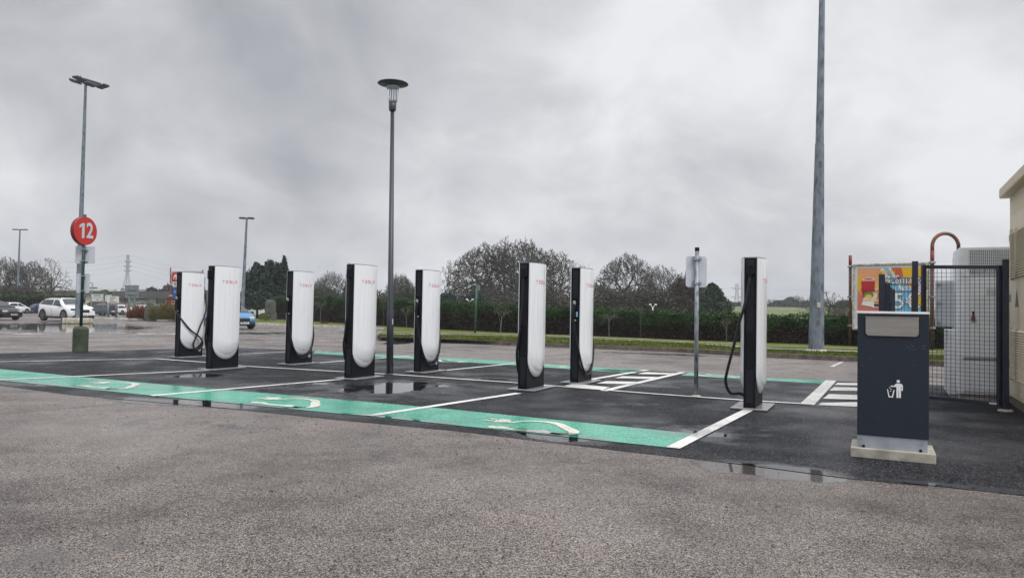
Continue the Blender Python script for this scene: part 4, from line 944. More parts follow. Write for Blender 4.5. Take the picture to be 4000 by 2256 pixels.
# ------------------------------------------------------------------ billboard and arch pipe
def flatc(name, c): return mat(name, c, .45, var=.04)
def billboard():
    A = G(3320, 1349, VZ); Rb = G(3641, 1363, VZ); u = (Rb-A); W0 = u.length; u.normalize()
    root = empty('billboard', A, 0, 'billboard with a colourful burger menu poster on rusty posts behind the litter bin', 'billboard')
    N = Vector((u.y, -u.x, 0))
    if N.y > 0: N = -N
    up = Vector((0, 0, 1))
    zt = XZ(3330, 1031, A.y).z; zb = XZ(3330, 1287, A.y).z; Ht = XZ(3320, 998, A.y).z
    def pt(s, z, o=0): return u*s + N*o + up*(z)
    base = A.z
    zt -= base; zb -= base; Ht -= base; H = zt-zb
    mb = MB(); mb.tube([(0, 0, -.1), (0, 0, Ht)], .055, 12); mb.cur = 0; mb.build('post', M['rust_brown'], root)
    mb = MB(); mb.tube([(0, 0, zt-.02), (0, 0, Ht+.01)], .058, 12); mb.build('post_top', M['rust_red'], root)
    s0, s1 = .10, W0-.10
    def slabp(mb, a0, a1, z0, z1, o0, o1):
        vs = [pt(a, z, o) for a in (a0, a1) for z in (z0, z1) for o in (o0, o1)]
        mb.add(vs, [(0, 1, 3, 2), (4, 6, 7, 5), (0, 4, 5, 1), (2, 3, 7, 6), (0, 2, 6, 4), (1, 5, 7, 3)]); return mb
    mb = MB(); slabp(mb, s0, s0+.09, zb, zt, -.1, .1); slabp(mb, s1-.09, s1, zb, zt, -.1, .1); slabp(mb, s0+.09, s1-.09, zt-.09, zt, -.1, .1); slabp(mb, s0+.09, s1-.09, zb, zb+.09, -.1, .1)
    bevel(mb.build('frame', M['white_stone'], root), .03)
    ps = slabp(MB(), s0+.09, s1-.09, zb+.09, zt-.09, -.03, .05).build('poster', flatc('poster_white', (.62, .66, .74)), root)
    pw, ph = s1-s0-.36, H-.36; O = pt(s0+.18, zb+.18, .056)
    cols = {'skin': (.75, .34, .17), 'yel': (.76, .44, .01), 'sky': (.17, .48, .74), 'red': (.60, .10, .035), 'red2': (.45, .012, .03), 'coral': (.60, .17, .13), 'white': (.78, .78, .8), 'lilac': (.68, .5, .66), 'navy': (.02, .03, .09), 'bun': (.65, .30, .08), 'brown': (.12, .04, .02), 'green': (.14, .24, .04), 'cream': (.72, .62, .45), 'fry': (.80, .48, .10), 'dred': (.30, .01, .02)}
    mats = {k: flatc('poster_'+k, c) for k, c in cols.items()}
    layer = [0]
    bycol = {}
    def P(pts, c, lift=None):
        layer[0] += 1; l = .0006*layer[0]
        mb = bycol.setdefault(c, MB()); n = len(pts)
        mb.add([O + u*(a*pw) + up*(b*ph) + N*l for a, b in pts], [tuple(range(n))])
    def C(cx, cy, rx, ry, c, a0=0, a1=360, n=20):
        P([(cx+rx*math.cos(rad(a0+(a1-a0)*i/n)), cy+ry*math.sin(rad(a0+(a1-a0)*i/n))) for i in range(n if a1-a0 >= 360 else n+1)], c)
    P([(0, 0), (1, 0), (1, 1), (0, 1)], 'sky')
    P([(0, .55), (0, 1), (.38, 1), (.52, .62), (.3, .35)], 'skin'); P([(0, .30), (.12, .45), (.16, .7), (0, .92)], 'yel'); P([(0, 0), (.4, 0), (.3, .45), (.14, .45), (0, .62)], 'coral')
    P([(.36, .95), (.38, 1), (.42, .98), (.54, .76), (.5, .72)], 'white'); P([(.52, 1), (.7, 1), (.72, .86), (.64, .80)], 'red'); P([(.48, 1), (.52, 1), (.72, .62), (.68, .60)], 'white')
    P([(.68, 1), (1, 1), (1, .66), (.86, .6), (.74, .72)], 'yel'); P([(.86, .78), (1, .82), (1, .45), (.92, .48)], 'lilac'); P([(1, .5), (1, .3), (.86, .45), (.84, .6)], 'yel')
    P([(.38, 0), (.62, 0), (.44, .26), (.3, .3)], 'coral'); P([(.86, 0), (1, 0), (1, .3), (.94, .2)], 'sky')
    P0, C0 = P, C
    def P(pts, c): P0([(a*.82+.04, b*.74+.24) for a, b in pts], c)
    def C(cx, cy, rx, ry, c, *k): C0(cx*.82+.04, cy*.74+.24, rx*.82, ry*.74, c, *k)
    P([(.02, .72), (.06, .25), (.26, .25), (.29, .72)], 'red2'); C(.155, .72, .145, .035, 'white'); C(.155, .72, .11, .02, 'dred')
    for i in range(9):
        x = .30+i*.022; h = .60+.07*math.sin(i*2.1)
        P([(x, .45), (x+.018, .45), (x+.022+.01*math.sin(i), h+.1), (x+.002, h+.09)], 'fry')
    P([(.24, .1), (.30, .54), (.46, .54), (.50, .1)], 'white'); P([(.33, .3), (.34, .50), (.5, .50), (.5, .3)], 'red'); C(.42, .40, .03, .07, 'yel'); C(.42, .39, .017, .055, 'red')
    P([(.03, .16), (.1, .38), (.2, .30), (.3, .38), (.34, .1)], 'white')
    C(.40, .26, .13, .13, 'bun', 0, 180); P([(.27, .25), (.53, .25), (.52, .22), (.28, .22)], 'red'); P([(.28, .22), (.52, .22), (.5, .19), (.3, .19)], 'yel'); P([(.27, .19), (.53, .19), (.52, .12), (.28, .12)], 'brown'); C(.40, .12, .13, .08, 'bun', 180, 360)
    C(.24, .16, .10, .17, 'cream'); C(.17, .22, .11, .12, 'green'); C(.11, .16, .07, .08, 'green'); C(.16, .16, .075, .07, 'fry'); C(.12, .08, .10, .07, 'fry'); C(.11, .07, .07, .04, 'cream')
    P([(.02, -.12), (.08, -.12), (.14, 0), (.02, .02)], 'fry')
    for c, mbb in bycol.items(): mbb.build('poster_artwork', mats[c], ps)
    def T(s, cx, cy, size, c, bold=0, lift=.03, sx=1, nm='lettering'):
        text_obj(s, size*ph, nm, mats[c], ps, O+u*(cx*pw)+up*(cy*ph)+N*lift, u, up, bold=bold, ext=.001, sx=sx)
    T('MENU', .46, .92, .10, 'yel', .003)
    T('McSmart', .68, .79, .205, 'navy', .017, .030, sx=.82); T('McSmart', .68, .79, .205, 'white', .003, .036, sx=.80)
    T('1 PRODUIT', .76, .64, .09, 'white', .004, sx=.85)
    T('5€', .77, .42, .38, 'navy', .016, .030); T('5€', .77, .42, .38, 'white', .004, .036)
    T('+', .60, .46, .2, 'yel', .01)
    T('Coca-Cola', .167, .61, .09, 'dred', .003, sx=.62)
    for z in (zt-.1, (zt+zb)/2, zb+.15):
        mb = MB(); mb.box((0, 0, z), (.16, .16, .07)); bevel(mb.build('clamp', M['galv_post'], root), .02)
    # arched pipe: second support of the hoarding
    base2 = Rb; root2 = empty('arched_pipe', Rb, 0, 'rusty red pipe bent into an arch beside the burger billboard', 'pipe')
    top = XZ(3700, 906, Rb.y).z-base2.z; rr = (XZ(3750, 950, Rb.y).x-XZ(3643, 950, Rb.y).x)/2-.02
    pts = [(0, 0, zt*.98), (0, 0, top-rr-.05)]
    mb = MB(); arc = [(rr-rr*math.cos(rad(a)), 0, top-.05-rr+rr*math.sin(rad(a))) for a in range(0, 181, 9)]
    mb.tube([(0, 0, top-rr-.2)]+arc+[(2*rr, 0, top-rr-.2)], .062, 12); mb.build('arch', M['rust_arch'], root2)
    mb = MB(); mb.tube([(0, 0, zt-.12), (0, 0, top-rr-.19)], .066, 12); mb.tube([(2*rr, 0, 0), (2*rr, 0, top-rr-.19)], .066, 12); mb.build('upright', M['rust_red'], root2)
    mb = MB(); mb.tube([(0, 0, -.1), (0, 0, zt-.12)], .068, 12); mb.build('post', M['rust_brown'], root2)
    for z in (zt-.02, (zt+zb)/2, zb+.15):
        mb = MB(); mb.box((0, 0, z), (.18, .18, .08)); bevel(mb.build('clamp', M['galv_post'], root2), .02)
billboard()

# ------------------------------------------------------------------ bare trees (grown towards points of a dome)
def bare_tree_mesh(name, H, Wd, n_tips, seed, trunk=.12, flat=.75, low=.25, stems=1, twig=.02, spread=.5, shell=.55):
    """unit tree: height H, crown width Wd; returns (trunk MB, crown MB)"""
    rg = random.Random(seed); tips = []
    while len(tips) < n_tips:
        a = rg.random()*2*math.pi; e = math.asin(rg.random()**.8); k = shell+(1-shell)*rg.random()**.45
        wob = 1+.05*math.sin(a*3+seed)+.04*math.sin(a*5+e*6+seed*2)
        x = math.cos(a)*math.cos(e)*Wd/2*k*wob; y = math.sin(a)*math.cos(e)*Wd/2*k*wob
        z = H*low + (H*(1-low))*math.sin(e)*k*wob*.98 + rg.gauss(0, .005)*H
        if rg.random() < .15: z = H*(low*.6) + rg.random()*H*.3
        tips.append(Vector((x, y, min(z, H*1.03))))
    T = MB(); K = MB()
    rb = lambda n: max(twig, trunk*math.sqrt(n/n_tips)*.9)
    def seg(a, b, ra, rb_, mb, n):
        L = (b-a).length; mid = (a+b)/2 + Vector((rg.gauss(0, .05), rg.gauss(0, .05), rg.gauss(0, .03)))*L
        mb.tube([a, mid, b], [ra, (ra+rb_)/2, rb_], n, cap=False)
    def grow(node, d, tp, depth):
        n = len(tp)
        if n == 1:
            b = tp[0]; seg(node, b, twig*1.15, twig*.7, K, 3)
            L = (b-node).length
            dr = (b-node).normalized()
            for _ in range(2):
                q = node.lerp(b, rg.uniform(.3, .8)); e = q + (dr + Vector((rg.gauss(0, .6), rg.gauss(0, .6), rg.gauss(.25, .4)))).normalized()*min(L*.5, H*.045)
                K.tube([q, e], [twig*.85, twig*.55], 3, cap=False)
            return
        cen = sum(tp, Vector())/n
        step = .34 if n > 30 else .45
        tgt = node + (cen-node)*step
        nd = (tgt-node)
        tgt = node + (nd.normalized()*.75 + d*.25 if d.length else nd.normalized())*nd.length
        tgt += Vector((rg.gauss(0, 1), rg.gauss(0, 1), rg.gauss(0, .5)))*nd.length*.10
        seg(node, tgt, rb(n*1.15), rb(n), T if n > n_tips*.16 else K, 6 if n > 40 else (4 if n > 6 else 3))
        # split by the direction with the largest spread
        dirs = [(p-tgt).normalized() for p in tp]; best = None
        for _ in range(6):
            ax = Vector((rg.gauss(0, 1), rg.gauss(0, 1), rg.gauss(0, .7))).normalized(); pr = [q.dot(ax) for q in dirs]
            mu = sum(pr)/n; va = sum((q-mu)**2 for q in pr)
            if best is None or va > best[0]: best = (va, pr)
        pr = best[1]; o = sorted(range(n), key=lambda i: pr[i]); f = rg.uniform(.32, .68); c = max(1, min(n-1, int(n*f)))
        dd = (tgt-node).normalized()
        grow(tgt, dd, [tp[i] for i in o[:c]], depth+1); grow(tgt, dd, [tp[i] for i in o[c:]], depth+1)
    if stems == 1:
        h0 = H*low*.55; T.tube([(0, 0, -.3), (0, 0, h0*.5), (0.02*H, 0, h0)], [trunk*1.3, trunk*1.05, trunk], 8, cap=False)
        grow(Vector((.02*H, 0, h0)), Vector((0, 0, 1)), tips, 0)
    else:
        tips.sort(key=lambda p: math.atan2(p.y, p.x)); k = n_tips//stems
        for i in range(stems):
            a = 2*math.pi*(i+.5)/stems-math.pi; b0 = Vector((math.cos(a), math.sin(a), 0))*Wd*.06
            top = b0*1.8+Vector((0, 0, H*low*.7)); T.tube([b0-Vector((0, 0, .3)), top], [trunk*.8, trunk*.6], 6, cap=False)
            grow(top, (top-b0).normalized(), tips[i*k:(i+1)*k], 0)
    return T, K
BT = {}
def bare_tree(kind, loc, h, w, rz, label, mt='bark', group=None, cat='tree', name='bare_tree'):
    key = (kind, mt)
    if key not in BT:
        T, K = bare_tree_mesh(kind, *KINDS[kind][:2], **KINDS[kind][2])
        me = []
        for nm, mb in (('trunk', T), ('crown', K)):
            o = mb.build(nm, M[mt]); me.append(o.data); bpy.data.objects.remove(o)
        BT[key] = me
    root = empty(name, loc, rz, label, cat, group); h0, w0 = KINDS[kind][:2]
    for nm, m_ in zip(('trunk', 'crown'), BT[key]):
        o = bpy.data.objects.new(nm, m_); COL.objects.link(o); o.parent = root; o.scale = (w/w0, w/w0, h/h0)
    return root
KINDS = {
 'dome_a': (10, 9, dict(n_tips=2900, seed=1, trunk=.28, low=.30, twig=.026)),
 'dome_b': (10, 9, dict(n_tips=2900, seed=5, trunk=.24, low=.22, stems=3, twig=.026)),
 'dome_c': (10, 9, dict(n_tips=1900, seed=9, trunk=.24, low=.26, stems=2, twig=.026)),
 'thin':   (7, 6, dict(n_tips=170, seed=12, trunk=.16, low=.35, twig=.025, shell=.3)),
 'scrub':  (5, 7, dict(n_tips=1700, seed=21, trunk=.12, low=.08, stems=5, twig=.026, shell=.2)),
 'pollard': (2.2, 2.4, dict(n_tips=46, seed=31, trunk=.045, low=.62, twig=.010, shell=.5)),
 'far':    (9, 9, dict(n_tips=420, seed=41, trunk=.3, low=.2, twig=.05, shell=.4)),
 'spread': (9, 11, dict(n_tips=300, seed=46, trunk=.30, low=.30, twig=.026, shell=.35)),
}
def put_tree(kind, px, d, pytop, wpx, label, mt='bark', z=0, rz=None, group=None, **k):
    b = AT(px, d, z); top = XZ(px, pytop, d).z; w = wpx/F_PX*d
    return bare_tree(kind, b, top-z, w, random.random()*6 if rz is None else rz, label, mt, group, **k)
G1 = 'bare winter trees behind the hedge'
put_tree('dome_a', 1895, 96, 950, 330, 'bare tree forming the left part of the great dome behind the hedge', group=G1)
put_tree('dome_b', 2020, 94, 930, 380, 'tallest bare tree, crown of the great dome, behind the front row charging post', group=G1)
put_tree('dome_c', 2140, 98, 975, 330, 'bare tree on the right flank of the great dome, between two charging posts', group=G1)
put_tree('thin', 1762, 84, 1003, 120, 'thin bare tree with upright twigs left of the great dome', group=G1, mt='bark')
put_tree('dome_a', 2445, 92, 990, 270, 'rounded bare tree right of the great dome, beyond the hedge', group=G1, rz=2.2)
put_tree('dome_c', 2575, 96, 1035, 210, 'lower bare tree between the rounded bare tree and the white sign', group=G1, rz=4)
put_tree('dome_c', 2670, 99, 1062, 170, 'low bare tree behind the top of the brown conifer', group=G1, rz=1)
put_tree('scrub', 2330, 90, 1095, 240, 'low bare thicket beneath and between the rounded bare trees', group=G1)
put_tree('scrub', 2480, 86, 1115, 260, 'low bare thicket left of the brown conifer', group=G1)
put_tree('scrub', 1890, 88, 1110, 300, 'bare thicket at the foot of the great dome, left side', group=G1)
put_tree('scrub', 2110, 88, 1100, 300, 'bare thicket at the foot of the great dome, right side', group=G1)
put_tree('scrub', 1570, 84, 1078, 160, 'bare shrubby tree just right of the slim lamp post', group=G1)
put_tree('dome_b', 1560, 92, 1066, 140, 'small bare tree right of the slim lamp post, behind shrubs', group=G1)
put_tree('dome_c', 1290, 90, 1058, 170, 'bare tree between the dark evergreens and the post beside the lamp', group=G1)
put_tree('scrub', 1250, 82, 1090, 170, 'bare thicket right of the dark evergreens', group=G1)
put_tree('scrub', 1400, 82, 1090, 160, 'bare thicket behind the charging post next to the lamp', group=G1)
put_tree('thin', 2275, 110, 1022, 110, 'thin bare treetop showing between the two bare domes', group=G1)
put_tree('scrub', 2640, 88, 1090, 150, 'bare thicket behind the brown conifer', group=G1)
G2 = 'bare trees at the left edge'
put_tree('dome_c', 20, 90, 1002, 190, 'large bare tree at the left edge of the picture', mt='bark', group=G2)
put_tree('dome_a', 110, 92, 1018, 190, 'bare tree behind the far left light column', mt='bark', group=G2)
put_tree('spread', 190, 76, 998, 175, 'wide spreading bare tree behind the white car, open and airy', mt='bark', group=G2)
put_tree('scrub', 50, 84, 1105, 240, 'bare thicket under the trees at the left edge', mt='bark', group=G2)
put_tree('spread', 3225, 58, 1128, 240, 'wide spreading bare tree behind the galvanised mast', mt='bark', group=G1)
put_tree('scrub', 3300, 66, 1165, 180, 'bare thicket left of the billboard', mt='bark', group=G1)
put_tree('scrub', 3460, 66, 1150, 240, 'bare thicket behind the billboard', mt='bark', group=G1)
# small pollarded trees in front of the hedge
G3 = 'small pollarded trees in front of the hedge'
def hedge_y(x):
    for a, b in zip(HL, HL[1:]):
        if a[0] <= x <= b[0]: t = (x-a[0])/(b[0]-a[0]); return a[1]*(1-t)+b[1]*t
    return HL[-1][1]
for px, top, w, lab in ((1252, 1160, 70, 'first small pollarded tree, right of the dark evergreens'), (1498, 1130, 40, 'slim small tree directly left of the lamp post foot'), (1588, 1185, 82, 'small pollarded tree right of the slim lamp post'),
                        (1955, 1185, 130, 'small pollarded tree under the great bare dome'), (2379, 1205, 105, 'small pollarded tree under the rounded bare tree'), (2502, 1165, 36, 'taller unbranched young tree by the hedge dip'), (2838, 1228, 80, 'small pollarded tree left of the rightmost charging post')):
    x = 0
    for _ in range(6):
        d = hedge_y(x)-.9; x = AT(px, d, VZ).x
    kind = 'pollard'
    put_tree(kind, px, d, top, w, lab, mt='bark_pale', z=VZ-.02, group=G3, name='pollarded_tree')

# ------------------------------------------------------------------ evergreens and shrubs
def foliage(pts_fn, n, size, mt, name, parent=None):
    mb = MB(); leaf_quads(mb, [pts_fn() for _ in range(n)], size); return mb.build(name, M[mt], parent)
def lumpy(lobes, rg):
    """points near the surface of a heap of lobes (x, y, z, rx, rz)"""
    ws = [l[3]*l[4] for l in lobes]
    def f():
        l = rg.choices(lobes, ws)[0]; a = rg.random()*6.283; e = math.asin(rg.uniform(-.5, 1)); k = rg.random()**.28
        wob = 1+.16*math.sin(a*5+l[0]*3)*math.cos(e*7+l[2]) + rg.gauss(0, .06)
        return (l[0]+l[3]*k*wob*math.cos(a)*math.cos(e), l[1]+l[3]*k*wob*math.sin(a)*math.cos(e), max(.02, l[2]+l[4]*k*wob*math.sin(e)))
    return f
def leafy(px, d, pytop, wpx, lobes, n, size, mt, label, name='evergreen_tree', cat='tree', z=0, group=None, trunk=True):
    b = AT(px, d, z); root = empty(name, b, 0, label, cat, group); Hh = XZ(px, pytop, d).z-z; w = wpx/F_PX*d; rg = random.Random(int(px))
    L = [(x*w/2, y*w/2, zz*Hh, rx*w/2, rz_*Hh) for x, y, zz, rx, rz_ in lobes]
    if trunk:
        mb = MB()
        mb.tube([(0, 0, -.1), (0, 0, Hh*.5)], [.02*Hh+.02, .01*Hh], 7)
        for k in range(5): a = k*1.3; mb.tube([(0, 0, Hh*(.15+.06*k)), (math.cos(a)*w*.22, math.sin(a)*w*.22, Hh*(.35+.08*k))], [.012*Hh, .004*Hh], 5)
        mb.build('trunk', M['bark'], root)
    foliage(lumpy(L, rg), n, size, mt, 'crown', root)
    # dark inner mass so the middle of the crown is closed
    return root
cyp = [(0, 0, .32, .95, .34), (-.25, 0, .58, .62, .3), (.3, 0, .62, .6, .28), (-.1, 0, .84, .32, .16), (.35, 0, .80, .25, .15)]
G4 = 'dark evergreens behind the grey stone'
leafy(1004, 72, 1026, 118, cyp, 13000, .16, 'evergreen', 'left one of the dark evergreens, partly behind a charging post', group=G4)
leafy(1056, 74, 1016, 130, cyp, 14000, .16, 'evergreen', 'middle one of the dark evergreens behind the grey stone', group=G4)
leafy(1104, 73, 1004, 96, [(0, 0, .3, .8, .3), (0, 0, .55, .5, .3), (.0, 0, .75, .32, .2), (.02, 0, .9, .12, .12)], 9000, .15, 'evergreen', 'tallest pointed one of the dark evergreens', group=G4)
leafy(1362, 84, 1030, 60, [(0, 0, .3, .9, .3), (0, 0, .6, .5, .3), (0, 0, .85, .2, .15)], 5000, .15, 'evergreen', 'pointed dark evergreen behind the post beside the lamp')
leafy(1640, 82, 1092, 90, [(0, 0, .4, .9, .4), (.2, 0, .7, .5, .25)], 3500, .16, 'evergreen2', 'dark green bush between lamp post and great dome', name='evergreen_bush', cat='bush')
leafy(1745, 80, 1140, 90, [(0, 0, .5, .9, .45)], 3500, .16, 'evergreen', 'low dark evergreen bush below the thin bare tree', name='evergreen_bush', cat='bush')
leafy(1850, 80, 1138, 110, [(0, 0, .5, .9, .45)], 3500, .16, 'evergreen', 'low dark evergreen bush behind the green sign pole', name='evergreen_bush', cat='bush')
leafy(2700, 80, 1068, 215, [(0, 0, .35, .9, .36), (-.1, 0, .6, .62, .32), (.05, 0, .8, .33, .2)], 16000, .15, 'brown_bush', 'broad brown conifer behind the white sign')
leafy(2800, 76, 1108, 130, [(-.1, 0, .35, .95, .36), (-.2, 0, .6, .62, .32), (-.3, 0, .8, .36, .2)], 11000, .15, 'evergreen2', 'green conifer right of the white sign, sloping down to the field')
leafy(1032, 56, 1222, 46, [(0, 0, .5, .9, .45)], 3500, .05, 'evergreen2', 'round bush left of the grey standing stone', 'round_bush', 'bush', z=VZ, trunk=False)
leafy(1034, 53, 1225, 42, [(0, 0, .5, .95, .48)], 4500, .035, 'round_bush', 'clipped pale green ball bush in front of the grey stone', 'ball_bush', 'bush', z=VZ, trunk=False)
leafy(1268, 50, 1256, 34, [(0, 0, .5, .95, .5)], 1200, .04, 'shrub_red', 'little reddish heather clump on the grass behind the posts', 'heather_clump', 'bush', z=VZ, trunk=False)
def spiky(px, d, pytop, wpx, n, mt, label, z=VZ):
    b = AT(px, d, z); root = empty('spiky_shrub', b, 0, label, 'shrub', 'shrubs on the island by the road'); Hh = XZ(px, pytop, d).z-z; w = wpx/F_PX*d; rg = random.Random(int(px)); mb = MB()
    for _ in range(n):
        a = rg.random()*6.283; q_ = rg.random()**.6; r0 = q_*w*.40; L = Hh*rg.uniform(.35, 1.05)*(1-.62*q_**2)*(1+.18*math.sin(a*4+px)); o = rg.random()*w*.2
        x, y = math.cos(a)*r0, math.sin(a)*r0*.6; tx = x+math.cos(a)*o+rg.gauss(0, .06); ty = y+math.sin(a)*o
        s = Vector((x, y, L*.1)); e = Vector((tx, ty, L)); p = Vector((rg.gauss(0, 1), rg.gauss(0, 1), 0)).normalized()*.035
        mb.add([s-p, s+p, e+p*.3, e-p*.3], [(0, 1, 2, 3)])
    mb.build('foliage', M[mt], root)
spiky(548, 54, 1190, 110, 1500, 'shrub_red', 'reddish brown shrub left of the dark standing stone')
spiky(640, 52, 1185, 130, 1800, 'shrub_olive', 'olive spiky shrub between the dark stone and the charging post')
spiky(700, 54, 1195, 90, 1100, 'shrub_red', 'brown shrub behind the farthest left charging post')
def stone(px, d, pyb, pyt, wpx, label, taper=.7, bush=None):
    b = AT(px, d, VZ-.02); Hh = XZ(px, pyt, d).z-b.z; w = wpx/F_PX*d; rg = random.Random(int(px)); mb = MB()
    prof = [(w/2*(1.0), -.1), (w/2*1.02, Hh*.2), (w/2*.94, Hh*.5), (w/2*(taper+.12), Hh*.8), (w/2*taper, Hh*.96), (w/2*taper*.55, Hh)]
    mb.lathe(prof, n=9, smooth=False); mb.v = [(x*(1+rg.gauss(0, .05)), y*.5*(1+rg.gauss(0, .06)), z_+rg.gauss(0, .02)) for x, y, z_ in mb.v]
    o = mb.build('standing_stone', M['stone']); o.location = b; bevel(o, .03); tag(o, label, 'stone')
stone(587, 53, 0, 1178, 48, 'dark grey standing stone among the shrubs of the road island', .62)
stone(1056, 57, 0, 1170, 48, 'grey standing stone in front of the dark evergreens', .8)

G6 = 'brown undergrowth behind the hedge'
for px, top, w, where in ((2370, 1128, 270, 'between the two rounded bare trees'), (2545, 1112, 240, 'left of the brown conifer'), (1900, 1142, 260, 'at the left foot of the great dome'), (2130, 1135, 240, 'at the right foot of the great dome'),
                          (1260, 1120, 190, 'right of the dark evergreens'), (1420, 1118, 190, 'behind the post beside the lamp'), (1590, 1118, 180, 'just right of the slim lamp post'), (60, 1125, 280, 'under the bare trees at the far left')):
    leafy(px, 84, top, w, [(-.5, 0, .35, .6, .5), (.4, 0, .4, .65, .52), (0, .1, .5, .6, .45)], 5200, .13, 'undergrowth', 'dull brown undergrowth '+where, 'undergrowth', 'bush', group=G6)
# far tree line and field edge
G5 = 'far trees beyond the field'
WH = ['beside the distant pylon', 'between the distant pylon and the rightmost charging post', 'behind the rightmost charging post, left half', 'behind the rightmost charging post, right half', 'just right of the rightmost charging post', 'midway between the rightmost charging post and the mast', 'a little left of the mast', 'close to the left side of the mast', 'directly behind the mast', 'just right of the mast', 'left of the billboard post', 'behind the billboard, left side', 'behind the billboard, right side']
FT = [(('dense dark' if i % 2 == 0 else 'bare') + ' far tree beyond the field, ' + WH[min(12, i//2)]) for i in range(26)]
for i in range(26):
    px = 2830 + i*26 + random.uniform(-8, 8); d = 262+random.uniform(-6, 6); top = 1172+random.uniform(-16, 12) - (10 if 3050 < px < 3220 else 0)
    b = AT(px, d, 3.2)
    if i % 2: put_tree('far', px, d, top, 75, FT[i], mt='bark_far', z=3.0, group=G5)
    else:
        root = leafy(px, d, top+8, 80, [(0, 0, .4, 1, .45), (.1, 0, .7, .6, .3)], 1300, .5, 'far_tree', FT[i], 'far_tree', 'tree', z=2.8, group=G5, trunk=True)

